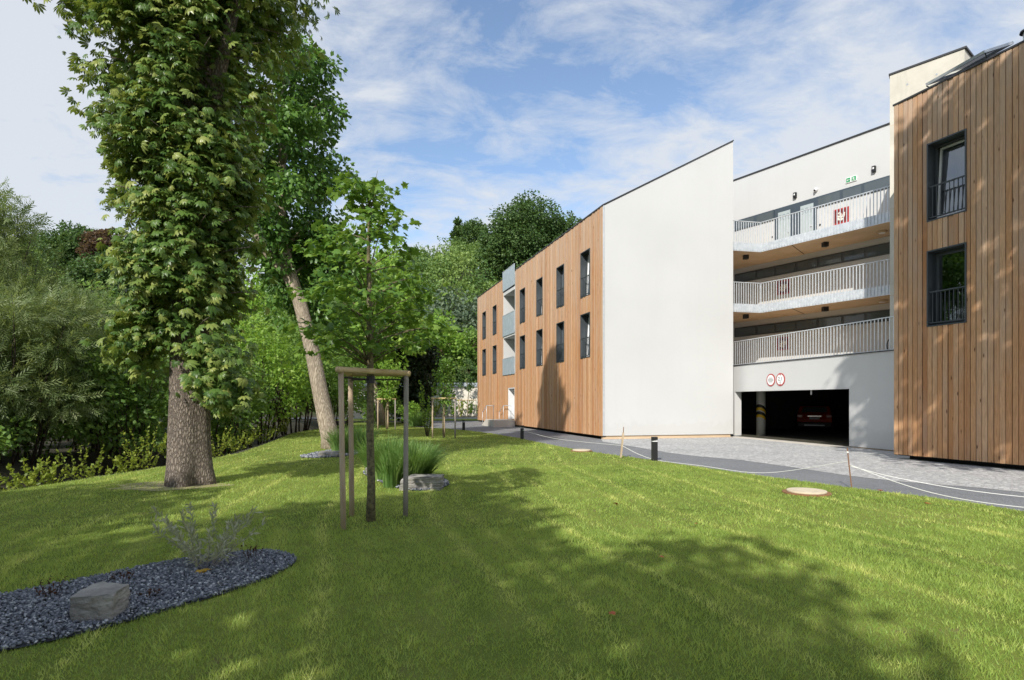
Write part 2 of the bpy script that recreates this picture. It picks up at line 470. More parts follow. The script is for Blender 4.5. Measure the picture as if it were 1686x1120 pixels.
class MB:
    def __init__(self):
        self.v = []; self.f = []
    def add(self, vs, fs):
        k = len(self.v)
        self.v += [tuple(p) for p in vs]
        self.f += [tuple(i + k for i in q) for q in fs]
        return self
    def hexa(self, p):
        return self.add(p, [(0, 3, 2, 1), (4, 5, 6, 7), (0, 1, 5, 4), (1, 2, 6, 5), (2, 3, 7, 6), (3, 0, 4, 7)])
    def box(self, x0, x1, y0, y1, z0, z1):
        return self.hexa([(x0, y0, z0), (x1, y0, z0), (x1, y1, z0), (x0, y1, z0), (x0, y0, z1), (x1, y0, z1), (x1, y1, z1), (x0, y1, z1)])
    def prism(self, poly, z0, z1):
        n = len(poly)
        za = z1 if isinstance(z1, (list, tuple)) else [z1] * n
        self.add([(x, y, z0) for x, y in poly] + [(poly[i][0], poly[i][1], za[i]) for i in range(n)],
                 [tuple(reversed(range(n))), tuple(range(n, 2 * n))] + [(i, (i + 1) % n, n + (i + 1) % n, n + i) for i in range(n)])
        return self
    def tube(self, pts, rad, n=8, cap=True):
        pts = [Vector(p) for p in pts]
        if not isinstance(rad, (list, tuple)): rad = [rad] * len(pts)
        vs = []; fs = []
        up = Vector((0.31, 0.17, 0.93)).normalized()
        for i, p in enumerate(pts):
            d = (pts[min(i + 1, len(pts) - 1)] - pts[max(i - 1, 0)]).normalized()
            if abs(d.dot(up)) > 0.97: a = d.cross(Vector((1, 0.1, 0))).normalized()
            else: a = d.cross(up).normalized()
            b = d.cross(a)
            for j in range(n):
                t = 2 * math.pi * j / n
                vs.append(p + (a * math.cos(t) + b * math.sin(t)) * rad[i])
        for i in range(len(pts) - 1):
            for j in range(n):
                fs.append((i * n + j, i * n + (j + 1) % n, (i + 1) * n + (j + 1) % n, (i + 1) * n + j))
        if cap:
            fs.append(tuple(reversed(range(n))))
            fs.append(tuple(range((len(pts) - 1) * n, len(pts) * n)))
        return self.add(vs, fs)
    def cyl(self, x, y, z0, z1, r, n=20, r2=None):
        return self.tube([(x, y, z0), (x, y, z1)], [r, r if r2 is None else r2], n)
    def build(self, name, mat, parent=None, smooth=False, bevel=0.0):
        o_ = org(parent) if parent is not None else Vector((0, 0, 0))
        me = bpy.data.meshes.new(name)
        me.from_pydata([(x - o_.x, y - o_.y, z - o_.z) for x, y, z in self.v], [], self.f)
        me.materials.append(mat)
        if smooth:
            me.polygons.foreach_set('use_smooth', [True] * len(me.polygons))
        me.update()
        ob = link(name, me, parent)
        if bevel:
            md = ob.modifiers.new('bevel', 'BEVEL'); md.width = bevel; md.segments = 2; md.limit_method = 'ANGLE'
        return ob

class Wall:
    """vertical plane: t runs along it, d is the distance out of it, z is height"""
    def __init__(self, a, b):
        self.a = Vector((a[0], a[1])); d = Vector((b[0], b[1])) - self.a
        self.L = d.length; self.dir = d.normalized()
        self.n = Vector((self.dir.y, -self.dir.x))
        if self.n.dot(-self.a) < 0: self.n = -self.n
    def P(self, t, d, z):
        q = self.a + self.dir * t + self.n * d
        return (q.x, q.y, z)
    def box(self, mb, t0, t1, d0, d1, z0, z1):
        P = self.P
        return mb.hexa([P(t0, d0, z0), P(t1, d0, z0), P(t1, d1, z0), P(t0, d1, z0), P(t0, d0, z1), P(t1, d0, z1), P(t1, d1, z1), P(t0, d1, z1)])
    def holed(self, mb, t0, t1, z0, z1, holes, d0, d1):
        ts = sorted(set([t0, t1] + [h[0] for h in holes] + [h[1] for h in holes]))
        for a, b in zip(ts, ts[1:]):
            hs = sorted([h for h in holes if h[0] <= a + 1e-6 and h[1] >= b - 1e-6], key=lambda h: h[2])
            z = z0
            for h in hs:
                if h[2] > z + 1e-4: self.box(mb, a, b, d0, d1, z, h[2])
                z = h[3]
            if z1 > z + 1e-4: self.box(mb, a, b, d0, d1, z, z1)
        return mb

_cube = {}
def unit_cube(mat):
    if mat.name not in _cube:
        mb = MB().box(-0.5, 0.5, -0.5, 0.5, -0.5, 0.5)
        me = bpy.data.meshes.new('board')
        me.from_pydata(mb.v, [], mb.f); me.materials.append(mat); me.update()
        _cube[mat.name] = me
    return _cube[mat.name]
def wall_piece(name, wall, t0, t1, d0, d1, z0, z1, mat, parent):
    o = link(name, unit_cube(mat), parent)
    c = Vector(wall.P((t0 + t1) / 2, (d0 + d1) / 2, (z0 + z1) / 2)) - org(parent)
    o.location = c
    o.rotation_euler = (0, 0, math.atan2(wall.dir.y, wall.dir.x))
    o.scale = (abs(t1 - t0), abs(d1 - d0), abs(z1 - z0))
    return o

def text_part(name, txt, size, mat, parent, wall, t, z, d, flip=1, align='CENTER'):
    cu = bpy.data.curves.new(name, 'FONT')
    cu.body = txt; cu.size = size; cu.align_x = align; cu.align_y = 'CENTER'; cu.extrude = 0.001
    to = bpy.data.objects.new(name, cu)
    COL.objects.link(to)
    dg = bpy.context.evaluated_depsgraph_get()
    me = bpy.data.meshes.new_from_object(to.evaluated_get(dg))
    bpy.data.objects.remove(to)
    o_ = org(parent)
    for v in me.vertices:
        x, y = v.co.x, v.co.y
        v.co = Vector(wall.P(t + x * flip, d + v.co.z, z + y)) - o_
    me.materials.clear(); me.materials.append(mat); me.update()
    return link(name, me, parent)

# ---- big meshes from numpy arrays
def npmesh(name, V, F, mat, parent=None, tint=None, smooth=False):
    V = np.asarray(V, dtype=np.float32)
    if parent is not None:
        V = V - np.array(org(parent), dtype=np.float32)
    F = np.asarray(F, dtype=np.int32)
    me = bpy.data.meshes.new(name)
    me.vertices.add(len(V)); me.vertices.foreach_set('co', V.ravel())
    n, q = F.shape
    me.loops.add(n * q); me.loops.foreach_set('vertex_index', F.ravel())
    me.polygons.add(n); me.polygons.foreach_set('loop_start', np.arange(0, n * q, q, dtype=np.int32))
    if smooth: me.polygons.foreach_set('use_smooth', np.ones(n, dtype=bool))
    if tint is not None:
        at = me.attributes.new('tint', 'FLOAT', 'FACE')
        at.data.foreach_set('value', np.asarray(tint, dtype=np.float32))
    me.materials.append(mat)
    me.update(calc_edges=True)
    return link(name, me, parent)
def nrm(a):
    return a / np.maximum(np.linalg.norm(a, axis=-1, keepdims=True), 1e-9)
def leaf_frames(axis, normal):
    y = nrm(axis); x = nrm(np.cross(y, normal)); z = np.cross(x, y)
    return x, y, z
def leaf_arrays(T, pos_, axis, normal, size):
    tv, tf = T
    x, y, z = leaf_frames(axis, normal)
    V = pos_[:, None, :] + size[:, None, None] * (tv[None, :, 0:1] * x[:, None, :] + tv[None, :, 1:2] * y[:, None, :] + tv[None, :, 2:3] * z[:, None, :])
    n, k = len(pos_), len(tv)
    F = (np.arange(n)[:, None, None] * k + tf[None]).reshape(-1, tf.shape[1])
    return V.reshape(-1, 3), F
def t_simple(w=0.34, fold=0.10):
    v = np.array([(0, 0, 0), (-w, 0.45, -fold), (0, 1, -0.08), (w, 0.45, -fold), (0, 0.5, 0.0)], float)
    f = np.array([(0, 4, 1), (1, 4, 2), (0, 3, 4), (4, 3, 2)])
    return v, f
def t_two(w=0.34, fold=0.1):
    v = np.array([(0, 0, 0), (-w, 0.5, fold), (0, 1, 0), (w, 0.5, fold)], float)
    return v, np.array([(0, 2, 1), (0, 3, 2)])
def t_palmate(n=7):
    vs = []; fs = []
    for a in np.linspace(-1.55, 1.55, n):
        L = 1.0 - 0.34 * (abs(a) / 1.55) ** 1.4
        w = 0.165 * L
        d = np.array((math.sin(a), math.cos(a), 0)); s = np.array((math.cos(a), -math.sin(a), 0)); up = np.array((0, 0, 1.0))
        k = len(vs)
        vs += [d * 0.03, d * L * 0.36 - s * w * 0.55 - up * 0.01, d * L * 0.70 - s * w - up * 0.15, d * L * 1.0 - up * 0.36,
               d * L * 0.70 + s * w - up * 0.15, d * L * 0.36 + s * w * 0.55 - up * 0.01, d * L * 0.38 + up * 0.035, d * L * 0.72 - up * 0.14]
        fs += [(k, k + 6, k + 1), (k, k + 5, k + 6), (k + 1, k + 6, k + 7), (k + 1, k + 7, k + 2), (k + 6, k + 5, k + 4), (k + 6, k + 4, k + 7), (k + 2, k + 7, k + 3), (k + 7, k + 4, k + 3)]
    return np.array(vs, float), np.array(fs)
def t_maple():
    pr = [(0, 0), (0.18, -0.06), (0.42, 0.02), (0.30, 0.20), (0.62, 0.42), (0.40, 0.50), (0.34, 0.66), (0.16, 0.62), (0, 1.0)]
    pl = [(-x, y) for x, y in reversed(pr[1:-1])]
    o = pr + pl
    vs = [(x, y, -0.28 * abs(x) - 0.12 * y * y) for x, y in o] + [(0, 0.34, 0.03)]
    c = len(o)
    return np.array(vs, float), np.array([(c, i, (i + 1) % c) for i in range(c)])
def t_sprig():
    """a short twig of paired leaflets"""
    vs = []; fs = []
    for i, (y, s) in enumerate([(0.15, -1), (0.15, 1), (0.42, -1), (0.42, 1), (0.68, -1), (0.68, 1), (0.78, 0)]):
        k = len(vs)
        if s == 0: d = np.array((0, 1.0, -0.15))
        else: d = np.array((s * 0.85, 0.5, -0.2))
        d = d / np.linalg.norm(d); p = np.array((0, y, 0.0)); sd = np.array((d[1], -d[0], 0)); L = 0.42
        vs += [p, p + d * L * 0.5 + sd * 0.075, p + d * L, p + d * L * 0.5 - sd * 0.075]
        fs += [(k, k + 1, k + 2), (k, k + 2, k + 3)]
    return np.array(vs, float), np.array(fs)
def t_spray():
    """willow twig with narrow leaves"""
    vs = []; fs = []
    for i in range(9):
        y = 0.08 + 0.1 * i; s = -1 if i % 2 else 1
        k = len(vs)
        d = np.array((s * 0.55, 0.8, -0.25 + 0.1 * (i % 3))); d /= np.linalg.norm(d)
        p = np.array((0, y, 0)); sd = np.array((d[1], -d[0], 0.2)); L = 0.36
        vs += [p, p + d * L * 0.45 + sd * 0.035, p + d * L, p + d * L * 0.45 - sd * 0.035]
        fs += [(k, k + 1, k + 2), (k, k + 2, k + 3)]
    return np.array(vs, float), np.array(fs)
T_SIMPLE, T_TWO, T_PALM, T_MAPLE, T_SPRIG, T_SPRAY = t_simple(), t_two(), t_palmate(7), t_maple(), t_sprig(), t_spray()

def rdir(n):
    return nrm(rng.normal(size=(n, 3)))
def clump_leaves(C, Rad, n_per, flat=0.75):
    n = len(C) * n_per
    ci = np.repeat(np.arange(len(C)), n_per)
    d = rdir(n)
    r = Rad[ci] * (0.45 + 0.6 * rng.random(n) ** 0.6)
    p = C[ci] + d * r[:, None] * np.array((1, 1, flat))
    return p, d, ci
def crown_centres(center, radii, K, inner=0.35, bias=0.0):
    d = rdir(K)
    r = inner + (1 - inner) * rng.random(K) ** 0.45
    c = np.asarray(center) + d * r[:, None] * np.asarray(radii)
    return c
def foliage(name, C, Rad, n_per, T, size, mat, parent, droop=0.25, up=0.55, flat=0.75, kind=None, jit=0.5):
    p, d, ci = clump_leaves(C, Rad, n_per, flat)
    n = len(p)
    axis = nrm(d * 0.8 + rng.normal(size=(n, 3)) * jit + np.array((0, 0, -droop)))
    norm_ = nrm(d * 0.5 + np.array((0, 0, up)) + rng.normal(size=(n, 3)) * jit)
    s = size * (0.7 + 0.6 * rng.random(n))
    V, F = leaf_arrays(T, p, axis, norm_, s)
    ct = rng.random(len(C))
    tint = np.clip(0.15 + 0.45 * ct[ci] + 0.4 * rng.random(n), 0, 1)
    o = npmesh(name, V, F, mat, parent, np.repeat(tint, len(T[1])))
    if kind: o['kind'] = kind
    return o

def limb_pts(a, b, sag=0.15, n=5, wob=0.06):
    a = Vector(a); b = Vector(b); L = (b - a).length
    out = []
    for i in range(n):
        f = i / (n - 1)
        p = a.lerp(b, f)
        p.z += math.sin(f * math.pi) * sag * L * 0.5
        if 0 < i < n - 1:
            p += Vector((random.uniform(-1, 1), random.uniform(-1, 1), random.uniform(-1, 1))) * wob * L * 0.3
        out.append(p)
    return out
def make_tree(name, label, base, H, cz, radii, K, n_per, T, size, leaf, bark, tr, group=None, cat='tree', trunk=None, cr=None, top=None, limbs=10, droop=0.25, flat=0.75, centres=None, up=0.55):
    """base (x, y, z); crown an ellipsoid at height cz with the given radii"""
    root = empty(name, base, label, cat, group)
    b = Vector(base)
    if trunk is None:
        wob = 0.02 * H
        trunk = [b + Vector((random.uniform(-wob, wob) * (i > 0), random.uniform(-wob, wob) * (i > 0), -0.1 + (cz + radii[2] * 0.6 + 0.1) * i / 6)) for i in range(7)]
    rads = [tr * 1.35] + [tr * (1 - 0.82 * (i / (len(trunk) - 1))) for i in range(1, len(trunk))]
    mb = MB().tube(trunk, rads, 10)
    C = centres if centres is not None else crown_centres((b.x, b.y, b.z + cz), radii, K)
    Rd = (cr or 0.32 * min(radii)) * (0.7 + 0.6 * rng.random(len(C)))
    idx = rng.permutation(len(C))[:limbs]
    for i in idx:
        c = Vector(C[i])
        cand = [p for p in trunk[1:] if p[2] < c.z] or [trunk[1]]
        s = min(cand, key=lambda p: (Vector(p) - c).length)
        mb.tube(limb_pts(s, c, 0.1), [tr * 0.32, tr * 0.25, tr * 0.18, tr * 0.1, tr * 0.04], 6)
    mb.build('trunk', bark, root, smooth=True)
    foliage('crown', np.asarray(C), Rd, n_per, T, size, LM[leaf], root, droop, up, flat)
    return root

# ================================================================== GROUND
LAWN_R = [(7.68, 8.75), (7.48, 9.49), (7.04, 10.29), (6.47, 11.15), (5.5, 12.98), (4.69, 14.67), (3.9, 16.5), (3.13, 18.0), (2.38, 19.56), (1.72, 21.41), (0.93, 24.0), (0.33, 26.18), (-1.03, 29.89), (-2.51, 33.0), (-3.78, 35.2)]
LAWN_L = [(-9.34, 10.63), (-9.15, 11.82), (-8.92, 13.31), (-8.85, 14.8), (-8.65, 16.5), (-8.75, 18.86), (-9.64, 22.96), (-11.3, 29.89), (-11.6, 34.43)]
COB = [(3.75, 24.0), (4.65, 20.57), (5.05, 18.86), (5.63, 17.6), (6.48, 16.5), (7.05, 14.8), (7.53, 12.98), (8.02, 12.09), (8.99, 11.2), (9.46, 10.4)]
EDGE_Y = np.array([-30, 6.0] + [p[1] for p in LAWN_L] + [46, 60, 90]); EDGE_X = np.array([-9.6, -9.5] + [p[0] for p in LAWN_L] + [-12.2, -13, -14])
def smooth(a, b, x):
    t = np.clip((x - a) / (b - a), 0, 1); return t * t * (3 - 2 * t)
def ground_z(X, Y):
    d = np.interp(Y, EDGE_Y, EDGE_X) - X
    z = -0.03 - 1.0 * smooth(0.15, 2.0, d) + 0.95 * smooth(3.6, 5.6, d)
    return z
gx = np.concatenate([[-400, -120, -60, -40], np.arange(-30, -7, 0.4), [-5, 0, 10, 30, 80, 400]])
gy = np.concatenate([[-300, -80, -30], np.arange(-20, 75, 1.0), [90, 150, 400]])
GX, GY = np.meshgrid(gx, gy, indexing='xy')
GZ = ground_z(GX, GY)
GZ[GX < -7] += (rng.random(GX.shape)[GX < -7] - 0.5) * 0.05
nx, ny = len(gx), len(gy)
F = np.array([(j * nx + i, j * nx + i + 1, (j + 1) * nx + i + 1, (j + 1) * nx + i) for j in range(ny - 1) for i in range(nx - 1)])
tag(npmesh('ground', np.stack([GX, GY, GZ], -1).reshape(-1, 3), F, m_earth, smooth=True), kind='structure')

def sheet(name, poly, z, mat):
    mb = MB(); mb.add([(x, y, z) for x, y in poly], [tuple(range(len(poly)))])
    o = mb.build(name, mat)
    if o.data.polygons[0].normal.z < 0: o.data.flip_normals()
    return tag(o, kind='structure')
LAWN = [(8.9, -16), (8.7, 2), (8.2, 6)] + LAWN_R + [(-6.2, 37.4), (-7.2, 46), (-12.2, 46)] + LAWN_L[::-1] + [(-9.5, 6.0), (-9.6, -16)]
sheet('lawn', LAWN, 0.0, m_lawn)
PATH = [(8.9, -16), (8.7, 2), (8.2, 6)] + LAWN_R + [(-6.2, 37.4), (-7.2, 46), (-7.0, 49.5), (-2.9, 49.5), (3.9, 25.7)] + COB + [(10.2, 8), (10.5, -16)]
sheet('path', PATH, -0.014, m_path)
COBP = COB + [(10.2, 8), (10.5, -16), (24, -16), (16, 14), (13.1, 17.7), (12.3, 21.1), (10.75, 27.7), (10.3, 27.3), (3.9, 25.7)]
sheet('forecourt', COBP, -0.010, m_cobble)
for cx_, cy_, ra_, rb_ in ((-6.75, 11.35, 1.05, 0.6),):
    sheet('bare_patch', [(cx_ + ra_ * math.cos(t_) * (1 + 0.18 * math.sin(3 * t_ + 1) + 0.1 * math.sin(7 * t_)), cy_ + rb_ * math.sin(t_) * (1 + 0.15 * math.sin(4 * t_))) for t_ in [i * math.pi / 20 for i in range(40)]], 0.006, m_bare)
mb = MB(); mb.add([(-13.6, -20, -0.88), (-11.3, -20, -0.88), (-10.9, 22, -0.88), (-13, 40, -0.88), (-16, 40, -0.88), (-12.8, 18, -0.88)], [(0, 1, 2, 3, 4, 5)])
tag(mb.build('stream', m_water), kind='structure')
sheet('far_meadow', [(-80, 20), (-21.5, 18), (-22.5, 28), (-26, 46), (-80, 60)], 0.02, m_lawn)
sheet('far_lawn', [(-16, 50.2), (6, 50.2), (6, 55.5), (-16, 55.5)], 0.0, m_lawn)
sheet('far_road', [(-22, 55.6), (10, 55.6), (10, 59.3), (-22, 59.3)], -0.005, m_path)

# hillside behind
def hill_z(X, Y):
    f = smooth(66, 150, Y + 0.05 * np.abs(X) * 0)
    base = 34.0 * f + 2.0 * np.sin(X * 0.05 + 1.0) * f + 1.5 * np.sin(Y * 0.09 + X * 0.03) * f
    return base - 0.6
hx = np.linspace(-230, 170, 90); hy = np.linspace(62, 230, 40)
HX, HY = np.meshgrid(hx, hy)
F = np.array([(j * 90 + i, j * 90 + i + 1, (j + 1) * 90 + i + 1, (j + 1) * 90 + i) for j in range(39) for i in range(89)])
m_hill = nmat('woodland_floor', (0.02, 0.03, 0.01), (0.05, 0.065, 0.02), 0.4, 1.0)
tag(npmesh('hillside', np.stack([HX, HY, hill_z(HX, HY)], -1).reshape(-1, 3), F, m_hill, smooth=True), kind='structure')

# ================================================================== BUILDINGS
EAVE = 10.2
WIN_Z = [(3.70, 5.76), (6.58, 8.70)]
def clad(root, wall, t0, t1, z0, z1, holes, mat):
    """vertical boards, each one its own piece, cut round the openings"""
    pitch = 0.135
    n = int(math.ceil((t1 - t0) / pitch))
    for i in range(n):
        a = t0 + i * pitch + 0.009; b = min(t0 + (i + 1) * pitch - 0.009, t1)
        cuts = sorted(set([a, b] + [h[k] for h in holes for k in (0, 1) if a < h[k] < b]))
        for p, q in zip(cuts, cuts[1:]):
            if q - p < 0.02: continue
            hs = sorted([h for h in holes if h[0] <= p + 1e-6 and h[1] >= q - 1e-6], key=lambda h: h[2])
            z = z0
            dd = random.choice((-0.012, -0.004, 0.004, 0.012))
            segs = []
            for h in hs:
                if h[2] > z + 0.02: segs.append((z, h[2]))
                z = h[3]
            if z1 > z + 0.02: segs.append((z, z1))
            for s0, s1 in segs:
                wall_piece('board', wall, p, q, -0.028, dd, s0 + random.uniform(0, 0.008), s1, mat, root)

def ring(wall, mb, t0, t1, z0, z1, w, d0, d1):
    wall.box(mb, t0, t0 + w, d0, d1, z0, z1); wall.box(mb, t1 - w, t1, d0, d1, z0, z1)
    wall.box(mb, t0 + w, t1 - w, d0, d1, z0, z0 + w); wall.box(mb, t0 + w, t1 - w, d0, d1, z1 - w, z1)
    return mb
def window(root, wall, t0, t1, z0, z1, tilt, curtain):
    mb = ring(wall, MB(), t0 - 0.012, t1 + 0.012, z0 - 0.012, z1 + 0.012, 0.035, -0.36, 0.016)
    w = mb.build('window', m_anth, root)
    a, b, c, d = t0 + 0.03, t1 - 0.03, z0 + 0.03, z1 - 0.03
    ring(wall, MB(), a, b, c, d, 0.05, -0.335, -0.275).build('outer_frame', m_anth, w)
    # sash: some stand tilted inwards at the head
    def tp(t, dd, z):
        k = tilt * (z - c) / (d - c)
        return wall.P(t, dd - k, z)
    sash = MB()
    sa, sb, s0, s1 = a + 0.055, b - 0.055, c + 0.055, d - 0.055
    def sbox(p, q, z_0, z_1):
        sash.hexa([tp(p, -0.31, z_0), tp(q, -0.31, z_0), tp(q, -0.25, z_0), tp(p, -0.25, z_0), tp(p, -0.31, z_1), tp(q, -0.31, z_1), tp(q, -0.25, z_1), tp(p, -0.25, z_1)])
    sbox(sa, sa + 0.05, s0, s1); sbox(sb - 0.05, sb, s0, s1); sbox(sa + 0.05, sb - 0.05, s0, s0 + 0.05); sbox(sa + 0.05, sb - 0.05, s1 - 0.05, s1)
    sash.build('sash', m_white if tilt > 0.02 else m_anth, w)
    pn = MB(); pn.add([tp(sa + 0.045, -0.28, s0 + 0.045), tp(sb - 0.045, -0.28, s0 + 0.045), tp(sb - 0.045, -0.28, s1 - 0.045), tp(sa + 0.045, -0.28, s1 - 0.045)], [(0, 1, 2, 3)])
    pn.build('pane', m_glass, w)
    gr = MB()
    wall.box(gr, t0 + 0.024, t1 - 0.024, -0.07, -0.03, z0 + 0.92, z0 + 0.955)
    wall.box(gr, t0 + 0.024, t1 - 0.024, -0.07, -0.03, z0 + 0.08, z0 + 0.11)
    k = int((t1 - t0) / 0.105)
    for i in range(1, k):
        t = t0 + (t1 - t0) * i / k
        wall.box(gr, t - 0.008, t + 0.008, -0.06, -0.04, z0 + 0.11, z0 + 0.92)
    gr.build('guard_rail', m_anth, w)
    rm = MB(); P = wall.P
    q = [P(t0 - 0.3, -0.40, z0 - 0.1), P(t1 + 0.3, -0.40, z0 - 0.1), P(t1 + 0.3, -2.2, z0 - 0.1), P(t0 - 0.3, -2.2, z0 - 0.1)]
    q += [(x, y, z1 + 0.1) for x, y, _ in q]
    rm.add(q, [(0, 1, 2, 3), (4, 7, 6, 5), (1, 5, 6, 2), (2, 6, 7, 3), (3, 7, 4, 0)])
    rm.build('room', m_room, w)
    if curtain:
        cv = MB(); n = 26
        ca, cb = (t0 + 0.05, t0 + 0.05 + (t1 - t0) * curtain)
        pts = [(ca + (cb - ca) * i / n, -0.52 + 0.035 * math.sin(i * 1.9)) for i in range(n + 1)]
        cv.add([P(t, d_, z0 + 0.02) for t, d_ in pts] + [P(t, d_, z1) for t, d_ in pts], [(i, i + 1, n + 2 + i, n + 1 + i) for i in range(n)])
        cv.build('curtain', m_curtain, w, smooth=True)
    return w

# ---------------- left wing: larch long side, white gable
WL = Wall((3.98, 25.5), (-2.87, 48.3))
WG = Wall((3.98, 25.5), (10.24, 27.0))
A = WL.P(0, 0, 0)
lw = empty('apartment_wing', (A[0], A[1], 0), 'long three storey larch clad wing with white sloping gable and tall dark windows', 'building')
WIN_T = [1.92, 5.10, 8.35, 11.55, 18.3, 21.5]
LOG = (13.15, 16.0)
holes = [(t - 0.52, t + 0.52, z0, z1) for t in WIN_T for z0, z1 in WIN_Z]
holes += [(LOG[0], LOG[1], 3.46, EAVE), (13.25, 14.75, 0.45, 2.56)]
WL.holed(MB(), 0.02, WL.L, 0.10, EAVE - 0.02, holes, -0.14, -0.032).build('backing_wall', m_dark, lw)
clad(lw, WL, 0.03, WL.L, 0.12, EAVE, holes, m_larch)
for i, t in enumerate(WIN_T):
    for j, (z0, z1) in enumerate(WIN_Z):
        window(lw, WL, t - 0.52, t + 0.52, z0, z1, [0.12, 0.0, 0.10, 0.0][(i + 2 * j) % 4], [0.4, 0, 0.3, 0.55][(i * 2 + j) % 4])
# gable
gb = MB(); P = WG.P
zr = 13.7
gb.hexa([P(0, 0.0, 0.14), P(WG.L, 0.0, 0.14), P(WG.L, -0.4, 0.14), P(0, -0.4, 0.14), P(0, 0.0, EAVE), P(WG.L, 0.0, zr), P(WG.L, -0.4, zr), P(0, -0.4, EAVE)])
gb.build('gable_wall', m_render, lw)
fl = MB()
fl.hexa([P(-0.03, 0.03, EAVE + 0.003), P(WG.L + 0.02, 0.03, zr + 0.003), P(WG.L + 0.02, -0.45, zr + 0.003), P(-0.03, -0.45, EAVE + 0.003), P(-0.03, 0.03, EAVE + 0.06), P(WG.L + 0.02, 0.03, zr + 0.06), P(WG.L + 0.02, -0.45, zr + 0.06), P(-0.03, -0.45, EAVE + 0.06)])
fl.build('gable_coping', m_flash, lw)
WG.box(MB(), 0.0, 0.05, 0.002, 0.03, 0.14, EAVE).build('corner_trim', m_galv, lw)
WG.box(MB(), 0.05, WG.L - 0.1, -0.3, -0.06, -0.03, 0.137).build('plinth', m_soffit, lw)
WL.box(MB(), 0.3, 12.6, -0.5, -0.3, -0.03, 0.10).build('plinth', m_dark, lw)
WL.box(MB(), 15.0, WL.L - 0.1, -0.5, -0.3, -0.03, 0.10).build('plinth', m_dark, lw)
for a_, b_ in ((0.0, LOG[0]), (LOG[1], WL.L)):
    WL.box(MB(), a_, b_, -0.3, 0.03, EAVE + 0.004, EAVE + 0.06).build('eaves_trim', m_flash, lw)
G1 = Vector(WG.P(WG.L, -0.4, 0)); E0 = Vector(WL.P(0.3, -0.31, 0)); dv = Vector((WL.dir.x, WL.dir.y, 0))
rf = MB()
def roofpts(z): return [(E0.x, E0.y, EAVE + 0.0 + z), (G1.x, G1.y, zr - 0.12 + z), (G1.x + dv.x * 23.2, G1.y + dv.y * 23.2, zr - 0.12 + z), (E0.x + dv.x * 23.2, E0.y + dv.y * 23.2, EAVE + z)]
rf.hexa(roofpts(-0.2) + roofpts(0.0)); rf.build('roof', m_flash, lw)
rw = MB(); p0 = G1; p1 = G1 + dv * 23.2; n3 = Vector((WL.n.x, WL.n.y, 0)) * 0.3
rw.hexa([(p0.x, p0.y, 0), (p1.x, p1.y, 0), (p1.x + n3.x, p1.y + n3.y, 0), (p0.x + n3.x, p0.y + n3.y, 0), (p0.x, p0.y, zr - 0.34), (p1.x, p1.y, zr - 0.34), (p1.x + n3.x, p1.y + n3.y, zr - 0.34), (p0.x + n3.x, p0.y + n3.y, zr - 0.34)])
rw.build('rear_wall', m_render, lw)
ew = MB(); e1 = Vector(WL.P(WL.L - 0.02, -0.15, 0)); e2 = p1
ew.hexa([(e1.x, e1.y, 0.1), (e2.x, e2.y, 0.1), (e2.x - dv.x * 0.3, e2.y - dv.y * 0.3, 0.1), (e1.x - dv.x * 0.3, e1.y - dv.y * 0.3, 0.1), (e1.x, e1.y, EAVE - 0.25), (e2.x, e2.y, zr - 0.36), (e2.x - dv.x * 0.3, e2.y - dv.y * 0.3, zr - 0.36), (e1.x - dv.x * 0.3, e1.y - dv.y * 0.3, EAVE - 0.25)])
ew.build('end_wall', m_render, lw)
# loggia: white lined recess with three balcony fronts
l0, l1 = LOG
lg = MB()
WL.box(lg, l0, l0 + 0.1, -1.9, -0.02, 3.40, EAVE); WL.box(lg, l1 - 0.1, l1, -1.9, -0.02, 3.40, EAVE); WL.box(lg, l0 + 0.1, l1 - 0.1, -2.1, -1.9, 3.40, EAVE)
lgo = lg.build('loggia', m_render, lw)
for zf in (3.40, 6.02, 9.0):
    WL.box(MB(), l0 + 0.1, l1 - 0.1, -1.9, 0.0, zf, zf + 0.2).build('balcony_slab', m_render, lgo)
for zb, zt in ((3.46, 4.57), (6.05, 7.57), (9.2, 10.62)):
    WL.box(MB(), l0 + 0.03, l1 - 0.03, 0.012, 0.05, zb + (0.1 if zb > 4 else 0.0), zt).build('balcony_panel', m_perf, lgo)
    WL.box(MB(), l0 + 0.02, l1 - 0.02, 0.004, 0.06, zt + 0.002, zt + 0.04).build('balcony_rail', m_galv, lgo)
# entrance door recess and steps
dr = MB(); WL.box(dr, 13.25, 13.3, -0.6, 0.0, 0.45, 2.56); WL.box(dr, 14.70, 14.75, -0.6, 0.0, 0.45, 2.56); WL.box(dr, 13.3, 14.70, -0.6, 0.0, 2.5, 2.56)
dro = dr.build('entrance', m_white, lw)
WL.box(MB(), 13.3, 14.7, -0.66, -0.6, 0.45, 2.5).build('entrance_door', m_white, dro)
WL.box(MB(), 14.1, 14.4, -0.598, -0.57, 1.55, 1.85).build('keypad', m_black, dro)
WL.box(MB(), 13.42, 13.46, -0.598, -0.55, 1.3, 1.7).build('door_handle', m_galv, dro)
st = empty('entrance_steps', WL.P(14.5, 0.8, -0.014), 'pale concrete steps with steel handrails at the wing entrance', 'steps')
WL.box(MB(), 13.0, 15.2, 0.05, 1.5, -0.03, 0.43).build('landing', m_step, st, bevel=0.01)
for i in range(3):
    WL.box(MB(), 15.2 + 0.3 * i, 15.5 + 0.3 * i, 0.05, 1.5, -0.03, 0.32 - 0.11 * i).build('step', m_step, st, bevel=0.01)
